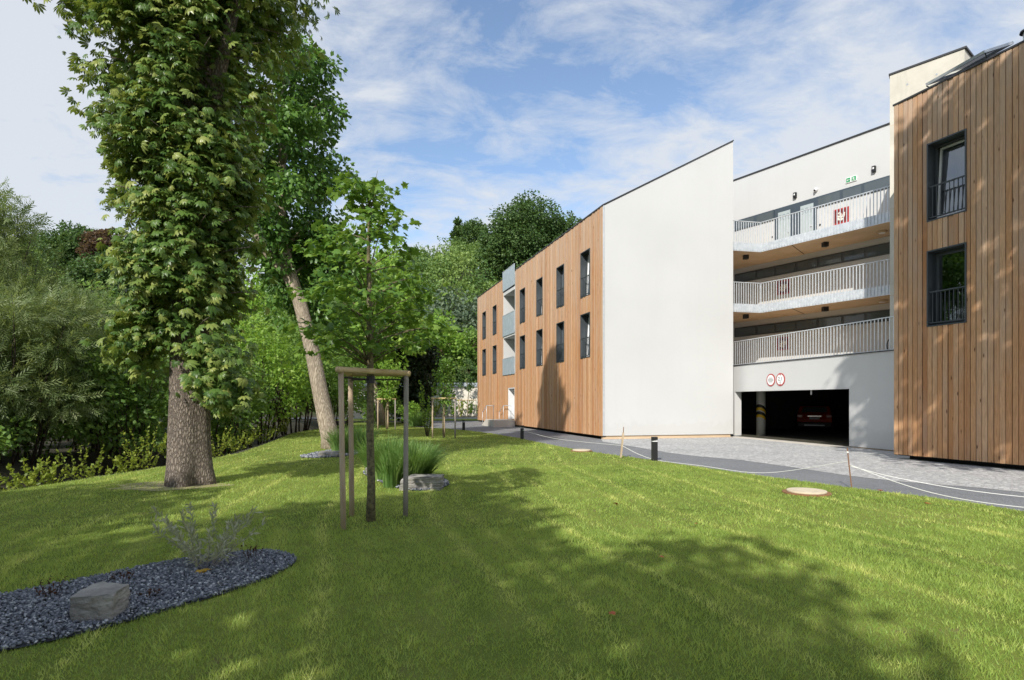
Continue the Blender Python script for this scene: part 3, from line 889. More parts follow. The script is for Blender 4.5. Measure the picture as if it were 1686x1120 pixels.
for dd in (0.2, 1.4):
    hr = MB(); hr.tube([WL.P(13.2, dd, 1.36), WL.P(15.2, dd, 1.36), WL.P(16.1, dd, 0.95), WL.P(16.35, dd, 0.93)], 0.022, 8)
    for t, zb, zt in ((15.2, 0.32, 1.36), (16.3, -0.02, 0.93), (13.4, 0.43, 1.36)):
        hr.tube([WL.P(t, dd, zb), WL.P(t, dd, zt)], 0.018, 8)
    hr.build('handrail', m_galv, st, smooth=True)
# roof lights on the left wing
for k, (t, nm) in enumerate(((17.0, 'white tilted roof light beside the balcony column of the long wing'), (19.6, 'white tilted roof light near the far end of the long wing'))):
    sk = empty('roof_light', WL.P(t, -0.7, EAVE + 0.3), nm, 'roof light', 'roof lights on the long wing')
    m_ = MB(); m_.hexa([WL.P(t, -0.5, EAVE + 0.22), WL.P(t + 1.0, -0.5, EAVE + 0.22), WL.P(t + 1.0, -1.5, EAVE + 0.85), WL.P(t, -1.5, EAVE + 0.85), WL.P(t, -0.5, EAVE + 0.30), WL.P(t + 1.0, -0.5, EAVE + 0.30), WL.P(t + 1.0, -1.5, EAVE + 0.95), WL.P(t, -1.5, EAVE + 0.95)])
    m_.build('frame', m_white, sk)
    m_ = MB(); m_.add([WL.P(t + 0.1, -0.6, EAVE + 0.372), WL.P(t + 0.9, -0.6, EAVE + 0.372), WL.P(t + 0.9, -1.4, EAVE + 0.895), WL.P(t + 0.1, -1.4, EAVE + 0.895)], [(0, 1, 2, 3)])
    m_.build('pane', m_glass, sk)

# ---------------- right wing
WR = Wall((11.07, 16.9), (13.894, 9.412))
A = WR.P(0, 0, 0)
rwg = empty('apartment_wing', (A[0], A[1], 0), 'near larch clad wing at the right edge with dappled tree shade', 'building')
holesR = [(t - 0.49, t + 0.49, z0, z1) for t in (1.44, 4.64) for z0, z1 in WIN_Z]
WR.holed(MB(), 0.0, WR.L, 0.10, EAVE - 0.02, holesR, -0.14, -0.032).build('backing_wall', m_dark, rwg)
clad(rwg, WR, 0.0, WR.L, 0.12, EAVE, holesR, m_larch)
for i, t in enumerate((1.44, 4.64)):
    for j, (z0, z1) in enumerate(WIN_Z):
        window(rwg, WR, t - 0.49, t + 0.49, z0, z1, [0.0, 0.14][j], [0.0, 0.75][j])
WR.box(MB(), -0.02, WR.L, -0.3, 0.03, EAVE + 0.004, EAVE + 0.05).build('eaves_trim', m_flash, rwg)
WR.box(MB(), 0.25, WR.L, -0.5, -0.3, -0.03, 0.10).build('plinth', m_dark, rwg)
sl_ = 0.42
gm = MB(); P = WR.P
gm.hexa([P(0.0, -0.15, 0.12), P(0.3, -0.15, 0.12), P(0.3, -6, 0.12), P(0.0, -6, 0.12), P(0.0, -0.15, EAVE - 0.08), P(0.3, -0.15, EAVE - 0.08), P(0.3, -6, EAVE - 0.08 + sl_ * 5.85), P(0.0, -6, EAVE - 0.08 + sl_ * 5.85)])
gm.build('gable_wall', m_render, rwg)
rm_ = MB(); rm_.hexa([P(0.0, -0.31, EAVE), P(WR.L, -0.31, EAVE), P(WR.L, -6, EAVE + sl_ * 5.7), P(0, -6, EAVE + sl_ * 5.7), P(0.0, -0.31, EAVE + 0.05), P(WR.L, -0.31, EAVE + 0.05), P(WR.L, -6, EAVE + 0.05 + sl_ * 5.7), P(0, -6, EAVE + 0.05 + sl_ * 5.7)])
rm_.build('roof', m_flash, rwg)
WR.box(MB(), 0.3, WR.L, -6.3, -6.0, 0.0, EAVE + sl_ * 5.6).build('rear_wall', m_render, rwg)
WR.box(MB(), WR.L - 0.3, WR.L - 0.02, -6.0, -0.15, 0.1, EAVE - 0.1).build('end_wall', m_render, rwg)
# open roof hatch and flue
hc = empty('roof_hatch', WR.P(1.2, -0.9, EAVE + 0.4), 'open glazed roof window tipped up above the near larch wing', 'roof window')
def hp(t, dd, z): return WR.P(t, dd, z)
q = [hp(0.55, -0.55, 10.62), hp(2.05, -0.55, 10.72), hp(2.05, -1.75, 11.22), hp(0.55, -1.75, 11.12)]
def frame_quad(q, w, th):
    m_ = MB(); q = [Vector(p) for p in q]; c = sum(q, Vector()) / 4; nn = (q[1] - q[0]).cross(q[3] - q[0]).normalized() * th
    if nn.z < 0: nn = -nn
    inn = [p.lerp(c, w) for p in q]
    for i in range(4):
        j = (i + 1) % 4
        a_, b_, c_, d_ = q[i], q[j], inn[j], inn[i]
        m_.hexa([a_, b_, c_, d_, a_ + nn, b_ + nn, c_ + nn, d_ + nn])
    return m_, inn, nn
m_, inn, nn = frame_quad(q, 0.16, 0.07); m_.build('frame', m_galv, hc)
MB().add([tuple(p + nn * 0.5) for p in inn], [(0, 1, 2, 3)]).build('pane', m_glass, hc)
m2 = MB()
for a_, b_ in ((q[0], hp(0.7, -1.0, 10.4)), (q[1], hp(1.95, -1.0, 10.4))): m2.tube([a_, b_], 0.015, 6)
WR.box(m2, 0.6, 2.0, -2.2, -0.8, 10.3, 10.5); m2.build('kerb', m_anth, hc)
fx = hp(2.92, -0.75, 10.1)
fu = empty('flue_pipe', fx, 'short white flue pipe with dark cowl on the near larch wing roof', 'flue')
MB().cyl(fx[0], fx[1], 10.1, 10.80, 0.12, 18).build('pipe', m_white, fu, smooth=True)
MB().tube([(fx[0], fx[1], 10.80), (fx[0], fx[1], 10.84), (fx[0], fx[1], 10.92)], [0.19, 0.18, 0.03], 18).build('cowl', m_flash, fu)

# ---------------- gallery block over the garage
GF = Wall((10.55, 27.6), (12.2, 21.1))
BW = Wall((13.73, 29.11), (13.73 + 0.55, 29.11 - 0.836))
A = GF.P(0, 0, 0)
gbk = empty('gallery_block', (A[0], A[1], 0), 'white middle block with open access galleries above a garage entrance', 'building')
TG1 = 10.2
GF.holed(MB(), -0.8, TG1, 0.03, 3.33, [(0.0, 6.706, 0.03, 2.105)], -0.35, 0.0).build('garage_front', m_render, gbk)
GF.box(MB(), -0.8, TG1, -0.4, 0.04, 3.333, 3.365).build('parapet_coping', m_flash, gbk)
GF.box(MB(), 6.75, TG1 - 0.4, -0.25, -0.06, -0.04, 0.028).build('plinth', m_soffit, gbk)
GF.box(MB(), 0.0, 6.706, -0.1, 0.55, -0.04, 0.004).build('threshold', m_step, gbk)
gi = MB(); P = GF.P
ga, gbb, gd = -6.5, 9.6, -14.0
GF.box(gi, ga, gbb, gd - 0.2, gd, -0.06, 2.9); GF.box(gi, ga - 0.2, ga, gd, -0.36, -0.06, 2.9); GF.box(gi, gbb, gbb + 0.2, gd, -0.36, -0.06, 2.9)
GF.box(gi, ga, -0.81, -0.55, -0.36, -0.06, 2.9)
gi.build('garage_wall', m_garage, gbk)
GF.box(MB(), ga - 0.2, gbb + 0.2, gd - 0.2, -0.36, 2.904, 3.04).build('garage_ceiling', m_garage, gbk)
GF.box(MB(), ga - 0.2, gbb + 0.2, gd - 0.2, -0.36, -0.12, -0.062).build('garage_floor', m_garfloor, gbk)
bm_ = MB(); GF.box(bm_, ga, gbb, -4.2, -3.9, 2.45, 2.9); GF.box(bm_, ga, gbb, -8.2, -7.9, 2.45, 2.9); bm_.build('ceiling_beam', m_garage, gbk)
pc = empty('garage_column', (12.25, 28.7, -0.06), 'round pale column with yellow and black bands inside the garage', 'column')
MB().cyl(12.25, 28.7, -0.06, 2.9, 0.21, 28).build('shaft', m_pillar, pc, smooth=True)
for zb, mt in ((0.86, m_black), (1.06, m_yellow), (1.2, m_black), (0.72, m_yellow)):
    m_ = MB(); n = 28; vs = []
    for s in (0, 1):
        for j in range(n):
            a_ = 2 * math.pi * j / n
            vs.append((12.25 + 0.2135 * math.cos(a_), 28.7 + 0.2135 * math.sin(a_), zb + 0.15 * s + 0.16 * math.cos(a_ + 2.4)))
    m_.add(vs, [(j, (j + 1) % n, n + (j + 1) % n, n + j) for j in range(n)])
    m_.build('band', mt, pc, smooth=True)
# rear wall and slabs
BW.box(MB(), -4.3, 6.4, -0.35, 0.0, 3.30, 13.62).build('rear_wall', m_render, gbk)
BW.box(MB(), -4.3, 6.4, -0.42, 0.05, 13.623, 13.68).build('rear_coping', m_flash, gbk)
gl_, gk, gr_ = Vector((10.3, 27.55)), Vector((11.89, 27.9)), Vector((15.3, 22.7))
bl = BW.P(-4.2, 0.0, 0); br = BW.P(6.2, 0.0, 0)
def slab(z0, z1, name, mat):
    return MB().prism([gl_[:], gk[:], gr_[:], br[:2], bl[:2]][::-1], z0, z1).build(name, mat, gbk)
for zb in (5.90, 8.80):
    slab(zb, zb + 0.29, 'gallery_slab', m_soffit)
    # expansion joint strip across the soffit
    jt = MB(); a_ = gk.lerp(gr_, 0.25); b_ = Vector(BW.P(0.9, 0.02, 0)[:2]); dd = (gr_ - gk).normalized() * 0.02
    jt.add([(a_.x - dd.x, a_.y - dd.y, zb - 0.004), (a_.x + dd.x, a_.y + dd.y, zb - 0.004), (b_.x + dd.x, b_.y + dd.y, zb - 0.004), (b_.x - dd.x, b_.y - dd.y, zb - 0.004)], [(0, 1, 2, 3)])
    jt.build('soffit_joint', m_dark, gbk)
tb = GF.P(TG1, -0.36, 0); ta = GF.P(-0.8, -0.36, 0)
MB().prism([ta[:2], tb[:2], (16.6, 23.5), bl[:2]][::-1], 3.05, 3.29).build('gallery_slab', m_soffit, gbk)

def bar_piece(name, p, zb, zt, ang, wd, dp, mat, parent):
    o = link(name, unit_cube(mat), parent)
    o.location = Vector((p.x, p.y, (zb + zt) / 2)) - org(parent)
    o.rotation_euler = (0, 0, ang); o.scale = (wd, dp, zt - zb)
    return o
def railing(path, zb, zt, pitch, fascia, off):
    pts = [Vector(p) for p in path]
    rr = MB()
    for a_, b_ in zip(pts, pts[1:]):
        d_ = (b_ - a_).normalized(); nn_ = Vector((d_.y, -d_.x))
        if nn_.dot(-a_) < 0: nn_ = -nn_
        def bx(mb_, o0, o1, z0, z1):
            q_ = [a_ + nn_ * o0, b_ + nn_ * o0, b_ + nn_ * o1, a_ + nn_ * o1]
            mb_.hexa([(p.x, p.y, z0) for p in q_] + [(p.x, p.y, z1) for p in q_])
        bx(rr, off - 0.025, off + 0.025, zt - 0.03, zt)
        if not fascia: bx(rr, off - 0.02, off + 0.02, zb, zb + 0.03)
    ro = rr.build('railing', m_galv, gbk)
    if fascia:
        for a_, b_ in zip(pts, pts[1:]):
            d_ = (b_ - a_).normalized(); nn_ = Vector((d_.y, -d_.x))
            if nn_.dot(-a_) < 0: nn_ = -nn_
            q_ = [a_ + nn_ * 0.01, b_ + nn_ * 0.01, b_ + nn_ * 0.03, a_ + nn_ * 0.03]
            MB().hexa([(p.x, p.y, fascia[0]) for p in q_] + [(p.x, p.y, fascia[1]) for p in q_]).build('fascia', m_galv, ro)
    for a_, b_ in zip(pts, pts[1:]):
        L_ = (b_ - a_).length; d_ = (b_ - a_).normalized(); nn_ = Vector((d_.y, -d_.x))
        if nn_.dot(-a_) < 0: nn_ = -nn_
        n = int(L_ / pitch)
        for i in range(n + 1):
            p = a_ + d_ * (L_ * (i + 0.5) / (n + 1)) + nn_ * off
            bar_piece('baluster', p, zb + 0.005, zt - 0.032, math.atan2(d_.y, d_.x), 0.034, 0.014, m_galv, ro)
for zb in (5.90, 8.80):
    railing([gl_, gk, gr_], zb + 0.02, zb + 1.4, 0.135, (zb - 0.02, zb + 0.38), 0.05)
railing([GF.P(-0.8, -0.12, 0)[:2], GF.P(TG1 - 0.5, -0.12, 0)[:2]], 3.372, 4.50, 0.15, None, 0.0)

# rear wall openings
def band(z0, z1, us, dark):
    t0, t1 = us[0][0] - 0.1, us[-1][1] + 0.08
    w_ = BW.box(MB(), t0, t1, 0.003, 0.05, z0, z1).build('window_band', m_slate if not dark else m_anth, gbk)
    for a_, b_ in us:
        p, q = a_, b_
        BW.box(MB(), p, q, 0.053, 0.062, z0 + 0.07, z1 - 0.07).build('pane', m_glassdark, w_)
m_glassdark = flat('dark_glazing', (0.09, 0.11, 0.12), 0.08)
band(10.88, 11.40, [(-2.91, -1.81), (-1.64, -0.74)], False)
band(10.88, 11.40, [(1.6, 2.62), (2.76, 3.56), (3.69, 4.82)], False)
for zo in (0, -2.9):
    band(8.02 + zo, 8.52 + zo, [(-2.87, -1.71), (-1.6, -0.64), (-0.54, 0.45), (0.58, 1.55), (1.66, 2.68), (2.81, 3.69), (3.81, 4.82)], True)
su = BW.box(MB(), -0.64, 1.52, 0.003, 0.04, 9.1, 11.40).build('door_surround', m_slate, gbk)
for a_, b_, num in ((-0.44, 0.2, '302'), (0.73, 1.37, '301')):
    p, q = a_, b_
    d_ = BW.box(MB(), p, q, 0.043, 0.07, 9.1, 11.16).build('apartment_door', m_door, su)
    text_part('door_number', num, 0.42, m_greyink, su, BW, (p + q) / 2, 10.86, 0.073)
    BW.box(MB(), q - 0.12, q - 0.06, 0.072, 0.12, 10.05, 10.12).build('door_handle', m_galv, su)
for u_ in (-0.81, 1.66):
    t = u_
    b_ = BW.box(MB(), t - 0.04, t + 0.04, 0.003, 0.03, 10.0, 10.08).build('doorbell', m_black, gbk)
# wall lamps, exit sign, camera
for u_, z_, lb in ((0.45, 11.66, 'small black wall lamp above the apartment doors on the top gallery'), (4.09, 11.74, 'small black wall lamp at the right end of the top gallery')):
    t = u_
    l_ = empty('wall_lamp', BW.P(t, 0.02, z_), lb, 'lamp', 'black gallery wall lamps')
    BW.box(MB(), t - 0.07, t + 0.07, 0.003, 0.12, z_, z_ + 0.26).build('housing', m_black, l_)
    BW.box(MB(), t - 0.03, t + 0.03, 0.122, 0.13, z_ + 0.12, z_ + 0.2).build('lens', m_signwhite, l_)
t = 1.49
l_ = empty('dome_camera', BW.P(t, 0.05, 11.72), 'small white and black camera on the wall of the top gallery', 'camera')
MB().tube([BW.P(t, 0.003, 11.75), BW.P(t, 0.09, 11.75), BW.P(t, 0.14, 11.72), BW.P(t, 0.17, 11.7)], [0.09, 0.09, 0.07, 0.02], 12).build('body', m_signwhite, l_, smooth=True)
MB().tube([BW.P(t, 0.171, 11.7), BW.P(t, 0.185, 11.69)], [0.05, 0.03], 10).build('lens', m_black, l_)
t = 3.11
ex = empty('exit_sign', BW.P(t, 0.02, 11.68), 'green and white running figure exit sign on the top gallery wall', 'sign')
BW.box(MB(), t - 0.24, t + 0.24, 0.003, 0.04, 11.62, 11.86).build('plate', m_signwhite, ex)
BW.box(MB(), t - 0.215, t - 0.04, 0.042, 0.046, 11.645, 11.835).build('arrow_field', m_green, ex)
BW.box(MB(), t + 0.02, t + 0.215, 0.042, 0.046, 11.645, 11.835).build('figure_field', m_green, ex)
m_ = MB(); c = t + 0.11
for pts in ([(c - 0.01, 11.77), (c + 0.01, 11.70)], [(c + 0.01, 11.70), (c - 0.05, 11.66)], [(c + 0.01, 11.70), (c + 0.05, 11.67)], [(c - 0.01, 11.765), (c + 0.05, 11.745)], [(c - 0.01, 11.765), (c - 0.055, 11.74)]):
    m_.tube([BW.P(a_, 0.048, z_) for a_, z_ in pts], 0.012, 5)
m_.tube([BW.P(c - 0.02, 0.046, 11.80), BW.P(c - 0.02, 0.05, 11.80)], 0.018, 8)
c = t - 0.125
m_.tube([BW.P(c + 0.06, 0.048, 11.74), BW.P(c - 0.05, 0.048, 11.74)], 0.012, 5); m_.tube([BW.P(c - 0.01, 0.048, 11.78), BW.P(c - 0.06, 0.048, 11.74), BW.P(c - 0.01, 0.048, 11.70)], 0.012, 5)
m_.build('pictogram', m_signwhite, ex)
# square red wall graphics, one per gallery
def graphic(t0, t1, zc, lb):
    s = (t1 - t0) / 2; c = (t0 + t1) / 2
    g_ = empty('wall_graphic', BW.P(c, 0.01, zc), lb, 'wall graphic', 'square red wall graphics on the galleries')
    BW.box(MB(), c - s, c + s, 0.003, 0.012, zc - s, zc + s).build('field', m_darkred, g_)
    ring(BW, MB(), c - s, c + s, zc - s, zc + s, s * 0.16, 0.014, 0.02).build('border', m_red, g_)
    pt = MB()
    for (px, pz, rx, rz, an) in ((-.05, .18, .16, .4, .1), (-.4, .02, .3, .13, -.5), (.42, .22, .3, .14, .9), (-.42, -.36, .2, .22, .3), (.02, -.5, .34, .2, 0), (.45, -.05, .13, .3, -.3), (-.3, .5, .2, .1, .8), (.2, -.12, .1, .25, -.9)):
        vs = []
        for j in range(12):
            a_ = 2 * math.pi * j / 12; x_, y_ = rx * math.cos(a_), rz * math.sin(a_)
            vs.append(BW.P(c + s * 0.85 * (px + x_ * math.cos(an) - y_ * math.sin(an)), 0.0225 + 0.0005 * (px + pz), zc + s * 0.85 * (pz + x_ * math.sin(an) + y_ * math.cos(an))))
        pt.add(vs, [tuple(range(12))])
    pt.build('pattern', m_cream, g_)
graphic(2.29, 3.0, 10.2, 'red framed square graphic with cream pattern on the sunlit top gallery wall')
graphic(-0.54, 0.17, 7.38, 'dark red square graphic behind the middle gallery railing')
graphic(-0.54, 0.11, 4.55, 'dark red square graphic behind the lowest gallery railing')
# ceiling lamps below the slabs
for zb, fl_ in ((8.80, 'middle'), (5.90, 'lowest')):
    for k, (f_, off_, wh) in enumerate(((0.04, 1.0, 0), (0.42, 0.9, 0), (0.78, 1.2, 1))):
        a_ = gk.lerp(gr_, f_) if k else Vector((11.1, 28.3))
        p = a_ + Vector((0.836, 0.55)) * off_ * (1 if k else 0.4)
        l_ = empty('ceiling_lamp', (p.x, p.y, zb), ('%s on the soffit over the %s gallery, %s' % ('round pale lamp' if wh else 'square black lamp', fl_, ('at the left end', 'near the middle', 'towards the right end')[k])), 'lamp', 'gallery ceiling lamps')
        if wh:
            MB().cyl(p.x, p.y, zb - 0.07, zb - 0.006, 0.2, 20).build('shade', m_soffit, l_); MB().cyl(p.x, p.y, zb - 0.09, zb - 0.072, 0.12, 16).build('lens', m_signwhite, l_)
        else:
            MB().box(p.x - 0.11, p.x + 0.11, p.y - 0.11, p.y + 0.11, zb - 0.2, zb - 0.006).build('housing', m_black, l_); MB().cyl(p.x, p.y, zb - 0.205, zb - 0.2, 0.06, 12).build('lens', m_glassdark, l_)

# round restriction signs over the garage
def round_sign(t, z, r, kind, lb):
    s_ = empty('round_sign', GF.P(t, 0.01, z), lb, 'sign', 'round red ringed signs over the garage')
    def disc(rr, d0, d1): return MB().tube([GF.P(t, d0, z), GF.P(t, d1, z)], rr, 40)
    disc(r, 0.004, 0.02).build('rim', m_red, s_)
    disc(r * 0.82, 0.0215, 0.0235).build('face', m_signwhite, s_)
    if kind == 0:
        for k, (zz_, wd) in enumerate(((0.30, 0.42), (0.10, 0.62), (-0.10, 0.62), (-0.30, 0.46))):
            m_ = MB(); x0 = -wd * r
            i = 0
            while x0 < wd * r - 0.02:
                ww = random.uniform(0.02, 0.05)
                GF.box(m_, t + x0, t + min(x0 + ww, wd * r), 0.0245, 0.0255, z + zz_ * r - 0.014, z + zz_ * r + 0.014); x0 += ww + 0.014
            m_.build('text_line', m_ink, s_)
    else:
        text_part('height_figure', '2,1', 0.22, m_ink, s_, GF, t, z + 0.02, 0.0255)
        text_part('unit_letter', 'm', 0.12, m_ink, s_, GF, t, z - 0.11, 0.0255)
        for sg in (1, -1):
            m_ = MB(); m_.add([GF.P(t - 0.05, 0.0255, z + sg * r * 0.80), GF.P(t + 0.05, 0.0255, z + sg * r * 0.80), GF.P(t, 0.0255, z + sg * r * 0.58)], [(0, 1, 2)])
            m_.build('arrow_mark', m_red, s_)
round_sign(2.53, 2.57, 0.27, 0, 'round red ringed sign with lines of small print, left of the pair')
round_sign(3.13, 2.57, 0.27, 1, 'round red ringed height limit sign reading 2,1 m')
hg = empty('garage_sensor', GF.P(4.3, -0.5, 2.1), 'small white sensor hanging at the garage entrance', 'sensor')
GF.box(MB(), 4.28, 4.32, -0.52, -0.48, 1.92, 2.9).build('stem', m_white, hg)

# ---------------- concrete stair tower
tw = empty('stair_tower', (12.7, 19.6, 3.29), 'bare pale concrete stair tower rising behind the near larch wing', 'tower')
foot = [(12.7, 19.6), (14.05, 18.1), (18.2, 21.4), (16.9, 23.3), (15.6, 23.2)]
MB().prism(foot, 3.295, 12.6).build('wall', m_conc, tw)
fc = [(12.66, 19.6), (14.06, 18.04), (18.26, 21.4), (16.93, 23.36), (15.55, 23.24)]
MB().prism(fc, 12.603, 12.66).build('coping', m_flash, tw)
jn = MB(); WT = Wall((12.7, 19.6), (14.05, 18.1))
for z_ in (5.2, 8.1, 10.9): WT.box(jn, 0.0, WT.L, 0.0005, 0.003, z_, z_ + 0.012)
jn.build('formwork_joint', m_soffit, tw)
th = MB()
for t_, z_ in ((0.5, 11.5), (1.3, 11.5), (0.5, 12.1), (1.3, 12.1), (0.5, 9.5)): th.tube([WT.P(t_, 0.0, z_), WT.P(t_, 0.004, z_)], 0.03, 10)
th.build('tie_hole', m_coping, tw)

# ================================================================== OBJECTS ON THE SITE
def xf(mb, loc, ang, sc_=1.0):
    c, s = math.cos(ang), math.sin(ang)
    mb.v = [(loc[0] + sc_ * (x * c - y * s), loc[1] + sc_ * (x * s + y * c), loc[2] + sc_ * z) for x, y, z in mb.v]
    return mb
# car in the garage, tail towards the camera
CL = (16.75, 32.3, -0.062); CA = math.atan2(-0.46, 0.888)
car = empty('parked_car', CL, 'red hatchback parked tail first deep inside the dark garage', 'car')
prof = [(0.0, 0.45), (-0.03, 0.75), (0.05, 0.98), (0.22, 1.08), (0.55, 1.42), (0.9, 1.50), (2.0, 1.52), (2.6, 1.42), (3.3, 1.02), (4.1, 0.90), (4.3, 0.7), (4.3, 0.35), (0.1, 0.28)]
b_ = MB(); n = len(prof)
def hw(z): return 0.88 if z < 0.95 else 0.88 - 0.30 * (z - 0.95)
b_.add([(-hw(z), y, z) for y, z in prof] + [(hw(z), y, z) for y, z in prof], [tuple(range(n)), tuple(reversed(range(n, 2 * n)))] + [(i, n + i, n + (i + 1) % n, (i + 1) % n) for i in range(n)])
xf(b_, CL, CA).build('body', m_carred, car, smooth=False, bevel=0.05)
xf(MB().hexa([(-0.64, 0.19, 1.10), (0.64, 0.19, 1.10), (0.60, 0.27, 1.12), (-0.60, 0.27, 1.12), (-0.60, 0.49, 1.40), (0.60, 0.49, 1.40), (0.56, 0.56, 1.40), (-0.56, 0.56, 1.40)]), CL, CA).build('rear_window', m_glassdark, car)
for s in (-1, 1):
    xf(MB().box(s * 0.72 - 0.15, s * 0.72 + 0.15, -0.06, 0.06, 0.80, 0.98), CL, CA).build('tail_light', m_lamp, car, bevel=0.03)
    xf(MB().hexa([(s * 0.84, 0.9, 1.05), (s * 0.84, 2.6, 1.05), (s * 0.86, 2.6, 1.05), (s * 0.86, 0.9, 1.05), (s * 0.73, 1.1, 1.4), (s * 0.73, 2.3, 1.4), (s * 0.755, 2.3, 1.4), (s * 0.755, 1.1, 1.4)]), CL, CA).build('side_window', m_glassdark, car)
xf(MB().box(-0.84, 0.84, -0.11, 0.1, 0.28, 0.56), CL, CA).build('bumper', m_black, car, bevel=0.05)
xf(MB().box(-0.5, 0.5, -0.125, -0.112, 0.36, 0.42), CL, CA).build('bumper_strip', m_galv, car)
pl = xf(MB().box(-0.26, 0.26, -0.075, -0.055, 0.72, 0.83), CL, CA).build('number_plate', m_signwhite, car)
xf(MB().box(-0.34, 0.34, -0.07, -0.045, 0.88, 0.91), CL, CA).build('tailgate_trim', m_chrome, car)
for s in (-1, 1):
    for y in (0.75, 3.45):
        w_ = MB().tube([(s * 0.72, y, 0.32), (s * 0.9, y, 0.32)], 0.32, 24); w_ = xf(w_, CL, CA).build('wheel', m_tyre, car)
        xf(MB().tube([(s * 0.90, y, 0.32), (s * 0.912, y, 0.32)], 0.2, 16), CL, CA).build('rim', m_galv, w_)

# bicycle on the first gallery
BL = GF.P(8.2, -1.0, 3.29); BA = math.atan2(GF.dir.y, GF.dir.x)
bc = empty('bicycle', BL, 'dark bicycle leaning behind the lowest gallery railing at its right end', 'bicycle')
for y in (-0.52, 0.52):
    m_ = MB(); m_.tube([(y + 0.33 * math.cos(a * math.pi / 12), 0.0, 0.34 + 0.33 * math.sin(a * math.pi / 12)) for a in range(25)], 0.018, 6, cap=False)
    w_ = xf(m_, BL, BA).build('wheel', m_tyre, bc)
    m_ = MB()
    for a in range(8): m_.tube([(y, 0, 0.34), (y + 0.32 * math.cos(a * math.pi / 4), 0, 0.34 + 0.32 * math.sin(a * math.pi / 4))], 0.003, 4)
    xf(m_, BL, BA).build('spokes', m_chrome, w_)
m_ = MB()
for p, q in (((-0.52, 0, .34), (-0.05, 0, .32)), ((-0.05, 0, .32), (-0.2, 0, .82)), ((-0.05, 0, .32), (0.35, 0, .78)), ((-0.17, 0, .74), (0.33, 0, .84)), ((-0.52, 0, .34), (-0.17, 0, .74)), ((0.33, 0, .92), (0.52, 0, .34))): m_.tube([p, q], 0.018, 8)
xf(m_, BL, BA).build('frame', m_black, bc)
xf(MB().tube([(0.28, -0.26, 0.98), (0.33, 0, 0.95), (0.28, 0.26, 0.98)], 0.014, 8), BL, BA).build('handlebar', m_galv, bc)
xf(MB().hexa([(-0.34, -0.07, .84), (-0.06, -0.02, .84), (-0.06, 0.02, .84), (-0.34, 0.07, .84), (-0.34, -0.07, .89), (-0.06, -0.02, .88), (-0.06, 0.02, .88), (-0.34, 0.07, .89)]), BL, BA).build('saddle', m_black, bc, bevel=0.01)

# bollard lights along the path
def bollard(x, y, h, lb):
    r_ = empty('bollard_light', (x, y, -0.014), lb, 'bollard light', 'black bollard lights along the path')
    s = 0.075
    MB().box(x - s, x + s, y - s, y + s, -0.05, h * 0.80).build('post', m_black, r_, bevel=0.006)
    MB().box(x - s * 0.9, x + s * 0.9, y - s * 0.9, y + s * 0.9, h * 0.802, h * 0.835).build('light_slot', m_signwhite, r_)
    MB().hexa([(x - s, y - s, h * 0.84), (x + s, y - s, h * 0.88), (x + s, y + s, h * 0.88), (x - s, y + s, h * 0.84), (x - s, y - s, h), (x + s, y - s, h), (x + s, y + s, h), (x - s, y + s, h)]).build('cap', m_black, r_)
bollard(3.97, 16.25, 0.66, 'black bollard light at the lawn edge in front of the white gable')
bollard(0.44, 25.5, 0.60, 'black bollard light in front of the larch wall by the entrance steps')
bollard(-2.75, 33.2, 0.58, 'farthest black bollard light beyond the entrance path')

# marker stakes and cord
s1 = empty('marker_stake', (3.16, 17.0, 0), 'pale leaning wooden marker stake at the lawn edge near the bollard', 'stake')
MB().hexa([(3.14, 16.98, -0.05), (3.19, 16.98, -0.05), (3.19, 17.02, -0.05), (3.14, 17.02, -0.05), (3.225, 17.0, 0.74), (3.275, 17.0, 0.74), (3.275, 17.04, 0.74), (3.225, 17.04, 0.74)]).build('stake', m_stakes, s1)
MB().tube([(3.25, 17.02, 0.74), (3.26, 17.02, 0.9)], 0.012, 6).build('pin', m_rust, s1)
s2 = empty('marker_rod', (6.5, 11.15, 0), 'thin rusty marker rod standing at the lawn edge before the garage', 'rod')
MB().tube([(6.5, 11.15, -0.05), (6.46, 11.17, 0.4), (6.44, 11.2, 0.76)], 0.012, 6).build('rod', m_rust, s2)
MB().tube([(6.44, 11.19, 0.66), (6.44, 11.19, 0.69)], 0.018, 8).build('knot', m_string, s2)
def cord(pts, lb):
    P_ = [Vector(p) for p in pts]; out = []
    for i in range(len(P_) - 1):
        a_, b_, c_, d_ = P_[max(i - 1, 0)], P_[i], P_[i + 1], P_[min(i + 2, len(P_) - 1)]
        for k in range(6):
            t = k / 6
            out.append(0.5 * ((2 * b_) + (c_ - a_) * t + (2 * a_ - 5 * b_ + 4 * c_ - d_) * t * t + (3 * b_ - a_ - 3 * c_ + d_) * t ** 3))
    out.append(P_[-1])
    return tag(MB().tube(out, 0.0055, 6).build('barrier_cord', m_string), lb, 'cord', 'white barrier cords')
cord([(0.46, 25.4, 0.4), (1.6, 22.0, 0.25), (3.2, 17.0, 0.36)], 'white cord from the far bollard to the pale marker stake')
cord([(3.2, 17.0, 0.36), (3.9, 16.4, 0.04), (4.8, 14.75, 0.02), (5.7, 13.2, 0.03), (6.45, 11.2, 0.5)], 'white cord lying along the lawn edge past the near bollard')
cord([(6.45, 11.2, 0.45), (6.85, 10.5, 0.22), (7.25, 9.9, 0.07), (7.7, 9.2, 0.02), (8.4, 8.2, 0.05), (9.4, 7.0, 0.1)], 'white cord curving across the path from the rusty rod, the nearer of two')
cord([(6.45, 11.2, 0.42), (7.2, 10.9, 0.22), (8.2, 10.3, 0.06), (9.2, 9.4, 0.03), (10.5, 8.2, 0.1)], 'white cord crossing the paving from the rusty rod, the farther of two')

